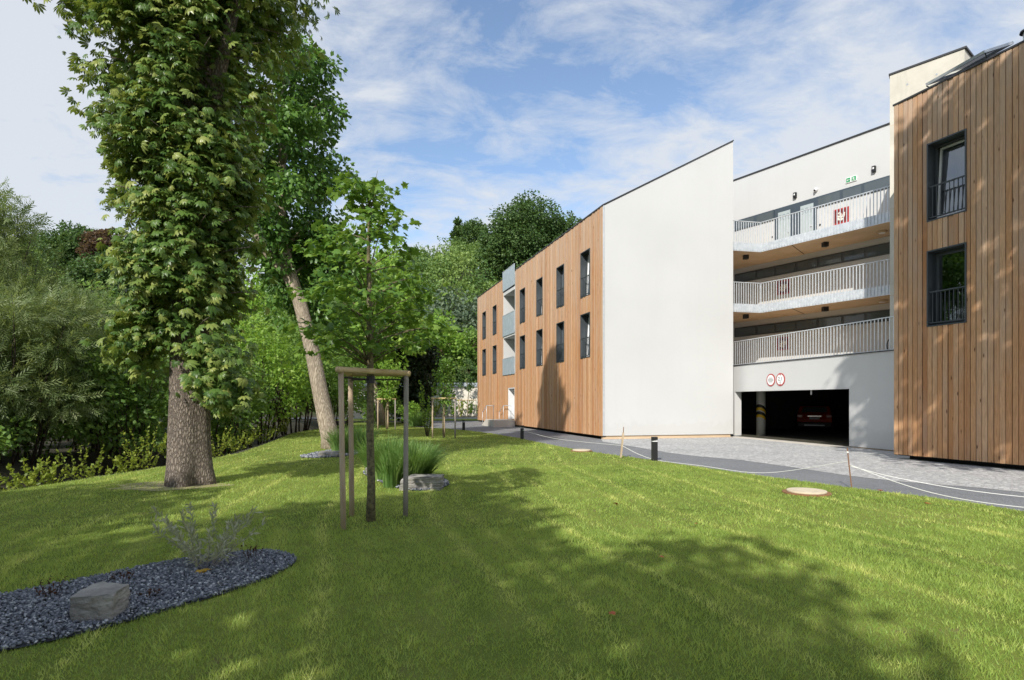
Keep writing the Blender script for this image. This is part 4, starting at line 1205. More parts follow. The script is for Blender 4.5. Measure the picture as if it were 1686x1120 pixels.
# inspection covers in the lawn
def cover(x, y, r, lb):
    c_ = empty('inspection_cover', (x, y, 0.0), lb, 'manhole cover', 'round concrete inspection covers')
    MB().cyl(x, y, -0.03, 0.02, r * 1.22, 32).build('soil_ring', m_soil, c_)
    MB().cyl(x, y, 0.0215, 0.055, r, 36).build('lid', m_manhole, c_, bevel=0.008)
    return c_
cover(5.3, 10.49, 0.33, 'large pale round concrete cover ringed with red soil in the lawn')
cover(2.3, 19.3, 0.30, 'far pale round concrete cover in the lawn near the path')
for i, (x, y, lb) in enumerate(((6.71, 10.56, 'orange fallen leaf on the lawn edge nearest the rusty rod'), (6.56, 9.26, 'orange fallen leaf on the lawn right of the concrete cover'), (1.65, 9.26, 'brown fallen leaf in the middle of the sunny lawn'), (1.56, 6.07, 'red fallen leaf at the edge of the tree shade'), (0.78, 4.46, 'small red fallen leaf in the sun fleck on the near lawn'), (2.42, 7.69, 'small brown fallen leaf alone on the sunny lawn'))):
    V, F = leaf_arrays(T_MAPLE, np.array([[x, y, 0.045]]), rng.normal(size=(1, 3)) * np.array((1, 1, 0.1)), np.array([[0.2, 0.1, 1.0]]), np.array([0.10 if i < 3 else 0.06]))
    tag(npmesh('fallen_leaf', V, F, flat('fallen_leaf_%d' % i, (0.42, 0.10, 0.03), 0.7)), lb, 'leaf', 'fallen leaves on the lawn')

# ---------------- gravel beds
def inpoly(px, py, poly):
    poly = np.asarray(poly); inside = np.zeros(len(px), bool); j = len(poly) - 1
    for i in range(len(poly)):
        xi, yi = poly[i]; xj, yj = poly[j]
        c = ((yi > py) != (yj > py)) & (px < (xj - xi) * (py - yi) / (yj - yi + 1e-12) + xi)
        inside ^= c; j = i
    return inside
def smoothpoly(poly, n=6):
    P_ = [Vector(p) for p in poly]; out = []; m_ = len(P_)
    for i in range(m_):
        a_, b_, c_, d_ = P_[i - 1], P_[i], P_[(i + 1) % m_], P_[(i + 2) % m_]
        for k in range(n):
            t = k / n
            q = 0.5 * ((2 * b_) + (c_ - a_) * t + (2 * a_ - 5 * b_ + 4 * c_ - d_) * t * t + (3 * b_ - a_ - 3 * c_ + d_) * t ** 3)
            out.append((q.x, q.y))
    return out
BED1 = smoothpoly([(-5.4, 3.6), (-4.8, 4.45), (-4.29, 4.92), (-3.75, 5.6), (-3.3, 6.12), (-2.8, 6.36), (-2.4, 6.24), (-2.2, 5.9), (-2.3, 5.3), (-2.64, 4.67), (-3.0, 4.16), (-3.35, 3.82), (-4.2, 3.2), (-5.2, 3.0)])
BED2 = smoothpoly([(-3.45, 13.6), (-2.92, 12.28), (-2.23, 11.1), (-1.71, 10.7), (-1.36, 11.0), (-1.25, 11.65), (-1.53, 12.47), (-1.95, 13.2), (-2.7, 13.9)])
BED3 = smoothpoly([(-6.3, 17.4), (-5.6, 16.9), (-4.9, 17.6), (-4.7, 19.2), (-5.3, 20.4), (-6.0, 19.8)])
def chips(name, poly, n, size):
    pa = np.asarray(poly); lo, hi = pa.min(0), pa.max(0)
    p = lo + (hi - lo) * rng.random((n * 2, 2)); p = p[inpoly(p[:, 0], p[:, 1], poly)][:n]
    n = len(p)
    tv = np.array([(1, 0, 0), (.3, .8, 0), (-.7, .6, 0), (-1, -.2, 0), (-.2, -.8, 0), (.6, -.6, 0), (.1, 0, .45), (-.1, .1, -.45)], float)
    tf = np.array([(i, (i + 1) % 6, 6) for i in range(6)] + [((i + 1) % 6, i, 7) for i in range(6)])
    ax = rdir(n); no = nrm(np.array((0, 0, 1.0)) + rng.normal(size=(n, 3)) * 0.55)
    s = size * (0.5 + rng.random(n))
    V, F_ = leaf_arrays((tv, tf), np.c_[p, 0.022 + 0.02 * rng.random(n)], ax, no, s)
    o = npmesh(name, V, F_, m_chip, None, np.repeat(rng.random(n) ** 1.6, 12))
    return o
for nm, poly, n, s in (('near', BED1, 22000, 0.0135), ('middle', BED2, 5000, 0.022), ('far', BED3, 2000, 0.03)):
    mb = MB(); mb.add([(x, y, 0.012) for x, y in poly], [tuple(range(len(poly)))])
    o = mb.build('gravel_bed', m_gravelbase)
    if o.data.polygons[0].normal.z < 0: o.data.flip_normals()
    tag(o, kind='structure')
    tag(chips('slate_gravel', poly, n, s), 'blue grey slate chippings filling the %s planting bed' % nm, 'gravel', kind='stuff')

def rock(name, lb, loc, dims, ang, seed, chip=0.22):
    """a split block: jittered box, planes sliced off, then a rough fractured surface"""
    import bmesh
    from mathutils import noise as mn
    r_ = np.random.default_rng(seed)
    bm = bmesh.new(); bmesh.ops.create_cube(bm, size=1.0)
    for v in bm.verts: v.co += Vector(r_.normal(size=3) * 0.07)
    for i in range(9):
        nrm_ = Vector(nrm(r_.normal(size=3) + np.array((0, 0, 0.25))))
        far = max(v.co.dot(nrm_) for v in bm.verts)
        res = bmesh.ops.bisect_plane(bm, geom=bm.verts[:] + bm.edges[:] + bm.faces[:], plane_co=nrm_ * (far - chip * r_.random() * 0.6 - 0.02), plane_no=nrm_, clear_outer=True)
        bmesh.ops.contextual_create(bm, geom=[e for e in res['geom_cut'] if isinstance(e, bmesh.types.BMEdge)])
    bmesh.ops.triangulate(bm, faces=bm.faces[:])
    for it in range(4): 
        bmesh.ops.subdivide_edges(bm, edges=[e for e in bm.edges if e.calc_length() > 0.09], cuts=1, use_grid_fill=False)
        bmesh.ops.triangulate(bm, faces=bm.faces[:])
    off = Vector(r_.random(3) * 50)
    for v in bm.verts:
        d_ = v.co.normalized()
        lay = mn.noise(Vector((v.co.x * 2, v.co.y * 2, v.co.z * 9)) + off) * 0.035
        v.co += d_ * (mn.fractal(v.co * 3.2 + off, 1.0, 2.1, 4) * 0.045 + lay)
        v.co = Vector((v.co.x * dims[0], v.co.y * dims[1], v.co.z * dims[2]))
    bmesh.ops.recalc_face_normals(bm, faces=bm.faces[:])
    me = bpy.data.meshes.new(name); bm.to_mesh(me); bm.free()
    me.materials.append(m_rock)
    o = link(name, me); o.location = loc; o.rotation_euler = (0, 0, ang)
    return tag(o, lb, 'rock', 'stones in the planting beds')
rock('boulder', 'angular flat topped grey stone in the near slate bed', (-3.12, 4.44, 0.085), (0.26, 0.28, 0.26), 0.05, 4)
rock('boulder', 'pale wedge shaped stone beside the tall grass clump', (-1.66, 11.05, 0.09), (0.68, 0.5, 0.30), -0.1, 8)
rock('boulder', 'small pale stone at the left end of the tall grass bed', (-3.05, 12.9, 0.08), (0.35, 0.3, 0.22), 0.5, 13)
rock('boulder', 'grey flat stone at the foot of the leaning tree', (-5.45, 17.3, 0.06), (0.6, 0.4, 0.2), 0.2, 21)

# ---------------- planting
def grass_clump(x, y, h, r, n, lb, leaf='grass'):
    o = empty('ornamental_grass', (x, y, 0.02), lb, 'grass clump', 'tall ornamental grass clumps')
    a = rng.random(n) * 2 * np.pi; rr = r * 0.62 * np.sqrt(rng.random(n))
    b0 = np.c_[x + rr * np.cos(a), y + rr * np.sin(a), np.full(n, 0.01)]
    out = np.c_[np.cos(a), np.sin(a)] * (0.25 + 0.85 * rng.random(n))[:, None] * r * 0.9 + rng.normal(size=(n, 2)) * r * 0.15
    hh = h * (0.6 + 0.45 * rng.random(n)); sg = 6
    t = np.linspace(0, 1, sg)
    side = np.c_[-np.sin(a + 0.6), np.cos(a + 0.6)]
    w = 0.008 + 0.004 * rng.random(n)
    V = np.zeros((n, sg, 2, 3))
    for i, tt in enumerate(t):
        c = b0.copy(); c[:, :2] += out * tt ** 2.0
        c[:, 2] += hh * (tt - 0.22 * tt ** 3 * (np.linalg.norm(out, axis=1) / r) * 1.3)
        ww = (w * (1 - tt ** 2) + 0.0006)[:, None] * side
        V[:, i, 0] = c; V[:, i, 0, :2] -= ww; V[:, i, 1] = c; V[:, i, 1, :2] += ww
    base = (np.arange(n) * sg * 2)[:, None, None]
    f = np.array([(2 * i, 2 * i + 1, 2 * i + 3, 2 * i + 2) for i in range(sg - 1)])
    F_ = (base + f[None]).reshape(-1, 4)
    ob = npmesh('blades', V.reshape(-1, 3), F_, LM[leaf], o, np.repeat(rng.random(n), sg - 1)); ob['kind'] = 'stuff'
    m_ = MB().tube([(x, y, -0.02), (x, y, 0.05)], [r * 0.5, r * 0.35], 10).build('root_crown', m_earth, o)
grass_clump(-2.05, 11.75, 0.94, 0.62, 1500, 'tall arching grass clump behind the pale wedge stone, right of three')
grass_clump(-2.55, 12.3, 0.98, 0.62, 1300, 'tall arching grass clump in the middle of the slate bed, centre of three')
grass_clump(-2.3, 11.2, 0.8, 0.28, 320, 'small upright grass clump at the front of the slate bed')
grass_clump(-3.0, 13.3, 1.0, 0.55, 800, 'tall grass clump behind the left small stone, left of three', )
grass_clump(-5.3, 18.2, 1.0, 0.5, 500, 'dark grass clump beside the leaning trunk')
grass_clump(-5.0, 19.4, 1.1, 0.55, 500, 'farther grass clump right of the leaning trunk')
grass_clump(-6.3, 38.5, 1.3, 0.8, 400, 'far round grass clump near the dark conifer')

def shrub(name, lb, x, y, z, h, r, stems, n_leaf, T, size, leaf, group, spread=0.5, cat='shrub', bark=None, lean=(0, 0)):
    root = empty(name, (x, y, z), lb, cat, group)
    mb = MB(); pts = []
    for i in range(stems):
        a = 2 * math.pi * (i + random.random() * 0.6) / stems; k = spread * (0.35 + 0.65 * random.random()); hh = h * random.uniform(0.65, 1.05)
        tip = Vector((x + lean[0] * hh + math.cos(a) * r * k * 1.4, y + lean[1] * hh + math.sin(a) * r * k * 1.4, z + hh))
        b0 = Vector((x + math.cos(a) * 0.04, y + math.sin(a) * 0.04, z - 0.03))
        sp = limb_pts(b0, tip, 0.05, 6, 0.08)
        rr = max(0.004, 0.006 * h)
        mb.tube(sp, [rr * (1 - 0.8 * j / 5) for j in range(6)], 5)
        for j in range(max(1, n_leaf // stems)):
            f = 0.18 + 0.82 * random.random()
            q = f * 5; i0 = min(int(q), 4)
            pts.append((sp[i0].lerp(sp[i0 + 1], q - i0), (sp[i0 + 1] - sp[i0]).normalized()))
    mb.build('stems', bark or m_bark_dark, root)
    p = np.array([v[0] for v in pts]); d = np.array([v[1] for v in pts]); n = len(p)
    ax = nrm(d * 0.6 + rng.normal(size=(n, 3)) * 0.6 + np.array((0, 0, 0.1)))
    V, F_ = leaf_arrays(T, p, ax, nrm(np.array((0, 0, 0.9)) + rng.normal(size=(n, 3)) * 0.5), size * (0.6 + 0.8 * rng.random(n)))
    npmesh('leaves', V, F_, LM[leaf], root, np.repeat(rng.random(n), len(T[1])))['kind'] = 'stuff'
    return root
T_NARROW = t_two(0.14, 0.04)
shrub('dwarf_willow', 'sparse silvery young willow shrub in the near slate bed', -3.0, 5.72, 0.02, 0.56, 0.48, 15, 900, T_NARROW, 0.07, 'silver', None, 1.0, bark=m_greystake)
tip_leaf = leaf_arrays(T_MAPLE, np.array([[-2.98, 5.5, 0.05], [-2.93, 5.55, 0.06]]), np.array([[1, 0.2, 0], [0.6, -0.8, 0.1]]), np.array([[0, -0.3, 1.0], [0, -.2, 1]]), np.array([0.12, 0.10]))
tag(npmesh('fallen_leaf', *tip_leaf, flat('yellow_leaf', (0.55, 0.33, 0.04), 0.6)), 'yellow fallen leaves at the foot of the silvery willow shrub', 'leaf', 'fallen leaves on the lawn')
for i, (x, y, h, lb) in enumerate(((-3.85, 4.85, 0.16, 'dry dark red twiggy plant left of the angular stone'), (-2.7, 6.05, 0.14, 'dry brown plant at the rounded end of the near slate bed'), (-3.55, 5.3, 0.08, 'tiny dark red seedling behind the angular stone'), (-3.0, 4.85, 0.07, 'tiny dark red seedling right of the angular stone'))):
    shrub('dry_perennial', lb, x, y, 0.02, h, 0.1, 9, 50, T_TWO, 0.028, 'dry', 'small dry plants in the slate bed', 0.8, 'plant')

# low bright shrubs on the stream bank
bank = [(-10.0, 10.0, .6, 'wide low'), (-9.95, 11.0, .5, 'pale'), (-9.7, 11.6, .45, 'small'), (-9.85, 12.3, .75, 'dense'), (-9.6, 13.0, .7, 'yellow tipped'), (-9.75, 13.9, .85, 'tall shooted'), (-9.5, 14.4, .6, 'round'), (-9.6, 15.3, .95, 'upright'), (-9.3, 16.1, .9, 'tall leafy'), (-9.3, 17.4, .8, 'bushy'), (-9.5, 18.8, .9, 'feathery'), (-9.6, 20.3, .7, 'loose'), (-10.1, 22.4, .7, 'spreading'), (-10.6, 24.8, .8, 'broad'), (-11.2, 27.4, .9, 'tangled'), (-11.8, 30.2, .9, 'far')]
where = ['at the left edge', 'second along the bank', 'third along the bank', 'fourth along the bank', 'fifth along the bank', 'sixth along the bank', 'left of the chestnut trunk', 'just left of the chestnut trunk', 'behind the chestnut trunk', 'just right of the chestnut trunk', 'second right of the chestnut trunk', 'third right of the chestnut trunk', 'midway to the leaning tree', 'nearing the leaning tree', 'before the leaning tree', 'behind the leaning tree']
for k_, ((x, y, h, ad), wr) in enumerate(zip(bank, where)):
    h *= (1.0, .7, 1.15, .8, 1.2, .6, 1.0, 1.25)[k_ % 8]
    z = float(ground_z(np.array(x), np.array(y)))
    shrub('bank_shrub', '%s bright green low shrub on the stream bank, %s' % (ad, wr), x, y, z, h + 0.1, 0.42 + 0.1 * (k_ % 3), 7 + k_ % 4, 240 + 60 * (k_ % 4), T_SIMPLE, 0.07, 'bank', 'low bright shrubs along the stream bank', 0.95)

# ---------------- staked young maple in front
def guard(A_, B_, C_, h, lb, r=0.036, detailed=True):
    g_ = empty('tree_stake_frame', ((A_[0] + B_[0] + C_[0]) / 3, (A_[1] + B_[1] + C_[1]) / 3, 0), lb, 'tree stakes', 'wooden frames round young trees')
    c = Vector(((A_[0] + B_[0] + C_[0]) / 3, (A_[1] + B_[1] + C_[1]) / 3))
    tops = []
    for i, p in enumerate((A_, B_, C_)):
        q = Vector(p) + (Vector(p) - c) * (0.10 if i < 2 else 0.02) * (1 if detailed else 0)
        tops.append((q.x, q.y, h))
        k = [(p[0] + (q.x - p[0]) * f, p[1] + (q.y - p[1]) * f, -0.1 + (h + 0.1) * f) for f in (0, .3, .6, 1)]
        MB().tube(k, [r, r * 1.04, r * 0.97, r], 12).build('stake', m_greystake if i == 2 else m_stakes, g_, smooth=True)
    for i, (a, b) in enumerate(((0, 2), (0, 1), (1, 2))):
        u = Vector(tops[a]); v = Vector(tops[b]); d_ = (v - u).normalized() * r * 1.6
        zz_ = r * (1.0, 0.86, 0.72)[i]
        MB().tube([u - d_ + Vector((0, 0, zz_)) + Vector((0, -r * 0.3, 0)), v + d_ + Vector((0, 0, zz_)) + Vector((0, -r * 0.3, 0))], r * 1.05, 12).build('cross_bar', m_rail_bar, g_, smooth=True)
    return g_, tops
gd, tops = guard((-2.17, 7.51), (-2.30, 8.38), (-1.53, 8.38), 2.02, 'rough wooden three post frame round the near young maple')
ty = Vector((-1.95, 8.04, 1.95))
tie = MB()
for t_ in tops: tie.tube([ty, (Vector(t_) + Vector((0, 0, -0.06)))], 0.012, 6)
tie.tube([ty - Vector((0, 0, 0.05)), ty + Vector((0, 0, 0.05))], 0.06, 10)
tie.build('tie_strap', m_black, gd)
ml = empty('young_maple', (-1.95, 8.04, 0), 'slim young maple with layered lobed leaves held by a wooden frame', 'tree')
tk = [Vector((-1.95, 8.04, -0.05)), Vector((-1.94, 8.04, 0.5)), Vector((-1.96, 8.05, 1.2)), Vector((-1.95, 8.04, 2.0)), Vector((-1.97, 8.05, 2.8)), Vector((-1.98, 8.05, 3.6)), Vector((-1.98, 8.06, 4.3)), Vector((-1.94, 8.06, 4.72))]
mt = MB().tube(tk, [0.07, 0.055, 0.052, 0.048, 0.038, 0.026, 0.014, 0.005], 12)
mt.tube([(-1.96, 8.06, 4.4), (-1.9, 8.06, 4.62), (-1.86, 8.06, 4.84)], [0.008, 0.005, 0.002], 5)
layers = []
for zl, rad, cnt in ((2.42, 0.6, 5), (2.5, 0.85, 9), (2.8, 0.95, 10), (3.1, 0.95, 9), (3.4, 0.85, 9), (3.75, 0.72, 7), (4.1, 0.52, 6), (4.4, 0.34, 5), (4.58, 0.26, 4)):
    for i in range(cnt):
        a = random.random() * 6.283; k = rad * (0.55 + 0.45 * random.random())
        c_ = Vector((-1.97 + math.cos(a) * k, 8.05 + math.sin(a) * k, zl + random.uniform(-0.12, 0.12)))
        s_ = Vector((-1.97, 8.05, zl - 0.12 - 0.3 * k))
        if s_.z < 1.95: s_.z = 1.95
        mt.tube(limb_pts(s_, c_, 0.12, 5, 0.06), [0.013, 0.011, 0.008, 0.005, 0.003], 5)
        layers.append(c_)
mt.build('trunk', m_lichen, ml, smooth=True)
lp = []
for c_ in layers:
    for i in range(32):
        lp.append(np.array(c_) + rng.normal(size=3) * np.array((0.15, 0.15, 0.045)))
lp = np.array(lp); lp = lp[lp[:, 2] > 2.24]; n = len(lp)
rad_ = lp - np.array((-1.97, 8.05, 0)); rad_[:, 2] = 0
lax = nrm(nrm(rad_) * 0.7 + rng.normal(size=(n, 3)) * 0.55 + np.array((0, 0, -0.3)))
lno = nrm(np.array((0, 0, 1.0)) + rng.normal(size=(n, 3)) * 0.32)
lsz = 0.108 * (0.55 + 0.75 * rng.random(n))
def split_leaves(root, T, P_, AX, NO, SZ, n_obj, key, score, name='leaf'):
    """the leaves nearest to the viewer's side as objects of their own, the rest as one part"""
    order = np.argsort(-score); a_, b_ = order[:n_obj], order[n_obj:]
    V, F_ = leaf_arrays(T, P_[b_], AX[b_], NO[b_], SZ[b_])
    npmesh('crown', V, F_, LM[key], root, np.repeat(np.clip(rng.random(len(b_)), 0, 1), len(T[1])))['kind'] = 'stuff'
    me = bpy.data.meshes.new(name); me.from_pydata(T[0].tolist(), [], T[1].tolist()); me.materials.append(LMO[key]); me.update()
    x, y, z = leaf_frames(AX, NO); o_ = org(root)
    for i in a_:
        ob = link(name, me, root)
        mt_ = Matrix((x[i], y[i], z[i])).transposed()
        ob.rotation_mode = 'QUATERNION'
        ob.location = Vector(P_[i]) - o_; ob.rotation_quaternion = mt_.to_quaternion(); ob.scale = (SZ[i],) * 3
split_leaves(ml, T_MAPLE, lp, lax, lno, lsz, 280, 'maple', -lp[:, 1] + 3 * lsz)

# ---------------- horse chestnut
ch = empty('horse_chestnut_tree', (-6.42, 11.6, 0), 'huge horse chestnut with scaly trunk wrapped in a column of foliage', 'tree')
ck = [(-6.42, 11.6, -0.2), (-6.42, 11.6, 0.15), (-6.42, 11.6, 0.35), (-6.42, 11.6, 0.6), (-6.42, 11.6, 1.0), (-6.41, 11.6, 1.6), (-6.41, 11.6, 2.3), (-6.40, 11.6, 3), (-6.36, 11.6, 4.6), (-6.3, 11.6, 6.5), (-6.2, 11.6, 9), (-6.1, 11.6, 12), (-6.1, 11.6, 16), (-6.1, 11.6, 19.5)]
cb = MB().tube(ck, [0.445, 0.415, 0.395, 0.382, 0.37, 0.355, 0.34, 0.33, 0.30, 0.27, 0.23, 0.18, 0.11, 0.03], 36)
for i_, (vx, vy, vz) in enumerate(cb.v):      # buttressed, uneven bole
    ax_, ay_ = vx + 6.40, vy - 11.6; an_ = math.atan2(ay_, ax_)
    fl_ = math.exp(-max(vz, 0) / 0.35)
    k_ = 1 + (0.05 + 0.16 * fl_) * math.sin(3 * an_ + 0.8 + 0.3 * vz) + (0.03 + 0.10 * fl_) * math.sin(5 * an_ + 2 - 0.4 * vz)
    cb.v[i_] = (-6.40 + ax_ * k_, 11.6 + ay_ * k_, vz)
cb.tube([(-6.3, 11.6, 5.6), (-5.9, 11.45, 6.7), (-5.75, 11.4, 8), (-5.2, 11.3, 10)], [0.2, 0.16, 0.13, 0.08], 12)
cb.tube([(-6.2, 11.6, 8.3), (-7.2, 11.3, 9.4), (-8.6, 11.0, 10.1), (-9.9, 10.7, 10.4)], [0.16, 0.12, 0.08, 0.03], 10)
for i in range(60):
    z = 2.6 + 9 * random.random(); a = random.random() * 6.283; r_ = 0.9 + 0.08 * z
    cb.tube(limb_pts((-6.35, 11.6, z - 0.3), (-6.35 + math.cos(a) * r_, 11.6 + math.sin(a) * r_, z), 0.15, 4), [0.035, 0.025, 0.015, 0.006], 5)
cb.build('trunk', m_bark, ch, smooth=True)
zc = np.array([2.0, 2.9, 3.6, 5.0, 7.0, 9.0, 11.0, 14.0, 17.0, 20.0]); rc = np.array([0.5, 0.85, 0.9, 0.95, 1.25, 1.75, 2.3, 1.8, 1.2, 0.4])
cen = []
for i in range(215):      # leafy sprays that arch out from the bole
    z = 3.1 + (11.2 - 3.1) * random.random() ** 0.95; a = random.random() * 6.283
    k = float(np.interp(z, zc, rc)) * (0.62 + 0.55 * random.random())
    if z < 3.9 and abs(math.cos(a)) < 0.4 and math.sin(a) < 0: continue
    for j in range(4):
        f = k * (0.42 + 0.2 * j); aa = a + random.uniform(-.12, .12)
        cen.append((-6.52 + math.cos(aa) * f, 11.6 + math.sin(aa) * f, z + 0.10 - 0.07 * j * j * 0.5 + random.uniform(-.08, .08)))
for i in range(26):   # the two low sprays either side of the bare trunk
    cen.append((-7.15 + random.uniform(-.45, .3), 11.35 + random.uniform(-.4, .3), 2.6 + random.uniform(-.35, .6)))
    cen.append((-5.78 + random.uniform(-.3, .4), 11.25 + random.uniform(-.4, .3), 2.3 + random.uniform(-.5, .6)))
for i in range(8): cen.append((-5.55 + random.uniform(-.15, .2), 11.3, 1.75 + random.uniform(-.15, .2)))
for i in range(46):
    f = random.random(); cen.append((-7.2 - 2.8 * f, 11.3 - 0.6 * f + random.uniform(-.5, .5), 9.3 + 1.0 * f + random.uniform(-.35, .5)))
cen = np.array(cen)
per = 25
lp = np.repeat(cen, per, 0) + rng.normal(size=(len(cen) * per, 3)) * np.array((0.19, 0.19, 0.17))
axis_xy = np.c_[np.full(len(lp), -6.48), np.full(len(lp), 11.6)]
rad_ = np.c_[lp[:, :2] - axis_xy, np.zeros(len(lp))]
keep = np.linalg.norm(rad_, axis=1) > 0.42
lp, rad_ = lp[keep], nrm(rad_[keep]); n = len(lp)
lax = nrm(rad_ * 0.75 + np.array((0, 0, -0.42)) + rng.normal(size=(n, 3)) * 0.38)
lno = nrm(rad_ * 0.55 + np.array((0, 0, 0.7)) + rng.normal(size=(n, 3)) * 0.42)
lsz = 0.145 * (0.45 + 0.95 * rng.random(n))
sun_side = -lp[:, 1] * 1.0 + 2.0 * lsz - 10 * (lp[:, 2] > 9.6)
split_leaves(ch, T_PALM, lp, lax, lno, lsz, 290, 'chestnut', sun_side)
cen = []
for i in range(150):
    z = 10.8 + 9 * random.random(); a = random.random() * 6.283; k = float(np.interp(z, zc, rc)) * (0.3 + 0.7 * random.random())
    cen.append((-6.15 + math.cos(a) * k, 11.6 + math.sin(a) * k, z))
foliage('upper_crown', np.array(cen), np.full(len(cen), 0.5), 26, t_palmate(5), 0.3, LM['chestnut'], ch, kind='stuff')

# ---------------- leaning ash-like tree
lt = [Vector(p) for p in ((-6.34, 20.57, -0.15), (-6.42, 20.57, 0.4), (-6.75, 20.57, 1.9), (-7.04, 20.57, 3.4), (-7.5, 20.57, 5.2), (-7.85, 20.6, 6.0), (-8.65, 20.6, 6.9), (-9.6, 20.5, 8.3), (-10.4, 20.4, 9.2), (-11.2, 20.3, 11.0))]
le = empty('leaning_tree', (-6.34, 20.57, 0), 'pale barked leaning tree whose trunk tips left behind the chestnut', 'tree')
mb = MB().tube(lt, [0.40, 0.31, 0.27, 0.25, 0.23, 0.21, 0.15, 0.12, 0.09, 0.04], 16)
mb.tube([lt[4], (-7.95, 20.6, 6.6), (-8.2, 20.7, 8.3), (-8.15, 20.7, 11.0), (-8.1, 20.7, 14.0)], [0.2, 0.19, 0.17, 0.12, 0.03], 12)
C1 = crown_centres((-7.85, 20.8, 10.3), (1.7, 1.8, 4.5), 120, 0.3)
C2 = crown_centres((-7.2, 21.6, 6.4), (2.2, 0.9, 1.9), 40, 0.3)
C3 = crown_centres((-10.6, 20.3, 9.6), (1.6, 1.5, 2.4), 40, 0.3)
CC = np.concatenate([C1, C2, C3])
for c_ in CC[::5]:
    c_ = Vector(c_); s_ = min([Vector((-8.15, 20.7, z)) for z in (7, 8.5, 10, 11.5, 13)] + lt[5:9], key=lambda p: (p - c_).length + (0 if p.z < c_.z else 3))
    mb.tube(limb_pts(s_, c_, 0.1), [0.06, 0.05, 0.035, 0.02, 0.008], 6)
mb.build('trunk', m_bark_pale, le, smooth=True)
foliage('crown', CC, 0.55 * (0.7 + 0.6 * rng.random(len(CC))), 120, T_SIMPLE, 0.20, LM['ash'], le, droop=0.6)

# ---------------- willows and shrubs beyond the stream
def thicket(name, lb, x, y, h, r, leaf, K, n_per, T, size, group, stems=13, low=0.18, cr=None, z=None):
    z = float(ground_z(np.array(x), np.array(y))) if z is None else z
    root = empty(name, (x, y, z), lb, 'tree' if h > 4.5 else 'shrub', group)
    C = crown_centres((x, y, z + h * (0.5 + low / 2)), (r, r, h * (0.5 - low / 2)), K, 0.25)
    mb = MB()
    for i in range(stems):
        a = 2 * math.pi * (i + random.random()) / stems
        b0 = Vector((x + math.cos(a) * 0.25 * r, y + math.sin(a) * 0.25 * r, z - 0.15))
        tp_ = Vector((x + math.cos(a) * r * 0.75, y + math.sin(a) * r * 0.75, z + h * random.uniform(0.6, 0.9)))
        k = 0.0075 * h
        mb.tube(limb_pts(b0, tp_, 0.12, 6, 0.08), [k, k * .9, k * .75, k * .5, k * .3, k * .1], 7)
    for c_ in C[::4]:
        a = math.atan2(c_[1] - y, c_[0] - x)
        mb.tube(limb_pts((x + math.cos(a) * r * 0.4, y + math.sin(a) * r * 0.4, z + h * 0.3), c_, 0.1), [0.004 * h] * 2 + [0.003 * h, 0.002 * h, 0.001 * h], 5)
    mb.build('trunk', m_bark_dark, root, smooth=True)
    foliage('crown', C, (cr or 0.3 * r) * (0.7 + 0.6 * rng.random(len(C))), n_per, T, size, LM[leaf], root, droop=0.2)
    return root
wg = 'willows and bushes beyond the stream'
thicket('willow', 'tall grey green willow cut by the left edge of the picture', -18.2, 19.8, 9.0, 2.2, 'willow', 95, 75, T_SPRAY, 0.42, wg)
thicket('willow', 'broad grey green willow second from the left edge', -14.4, 16.8, 5.2, 2.2, 'willow', 85, 75, T_SPRAY, 0.40, wg)
thicket('willow', 'pale willow with the brightest silvery top left of the chestnut', -15.0, 21.0, 5.9, 2.3, 'willow', 85, 70, T_SPRAY, 0.42, wg)
thicket('willow', 'darker willow bush close behind the chestnut trunk', -12.9, 19.2, 4.9, 1.8, 'shrub', 60, 75, T_SIMPLE, 0.17, wg)
thicket('willow', 'small leafy willow low at the left edge', -15.6, 14.6, 3.8, 1.7, 'willow', 60, 70, T_SPRAY, 0.36, wg)
thicket('bush', 'bright leafy bush right of the chestnut trunk', -12.6, 24.5, 5.2, 2.1, 'shrub', 75, 80, T_SIMPLE, 0.17, wg)
thicket('bush', 'yellow green bush midway between chestnut and leaning tree', -12.4, 28.5, 6.2, 2.3, 'bright', 80, 80, T_SIMPLE, 0.18, wg)
thicket('bush', 'tall green bush just left of the leaning trunk', -12.3, 33.0, 6.6, 2.4, 'shrub', 80, 80, T_SIMPLE, 0.19, wg)
thicket('bush', 'dark bush low behind the leaning trunk', -10.8, 36.0, 4.6, 2.2, 'shrub', 60, 75, T_SIMPLE, 0.19, wg)
thicket('bush', 'deep green bush filling the gap behind the left willows', -19.5, 26.0, 6.6, 2.8, 'shrub', 80, 70, T_SIMPLE, 0.24, wg)
thicket('bush', 'tall bush at the back right of the willows', -16.2, 30.0, 6.8, 2.8, 'shrub', 80, 70, T_SIMPLE, 0.24, wg)
thicket('bush', 'far left bush rising behind the tallest willow', -25.5, 27.0, 8.3, 2.8, 'willow', 80, 60, T_SPRAY, 0.55, wg)

for i, (x, y, h) in enumerate(((-15.6, 12.6, 1.9), (-14.6, 15.2, 1.6), (-14.3, 18.0, 1.8), (-16.6, 17.6, 1.7), (-14.2, 21.5, 1.9), (-15.0, 25.5, 2.2), (-14.2, 29.0, 2.0), (-18.5, 21.5, 2.2))):
    thicket('bush', 'low shaded undergrowth bush beneath the willows, %s from the left' % ['nearest', 'second', 'fourth', 'third', 'fifth', 'sixth', 'seventh', 'farthest'][i], x, y, h, 1.5, 'shrub', 22, 60, T_SIMPLE, 0.15, wg, stems=8, low=0.05)
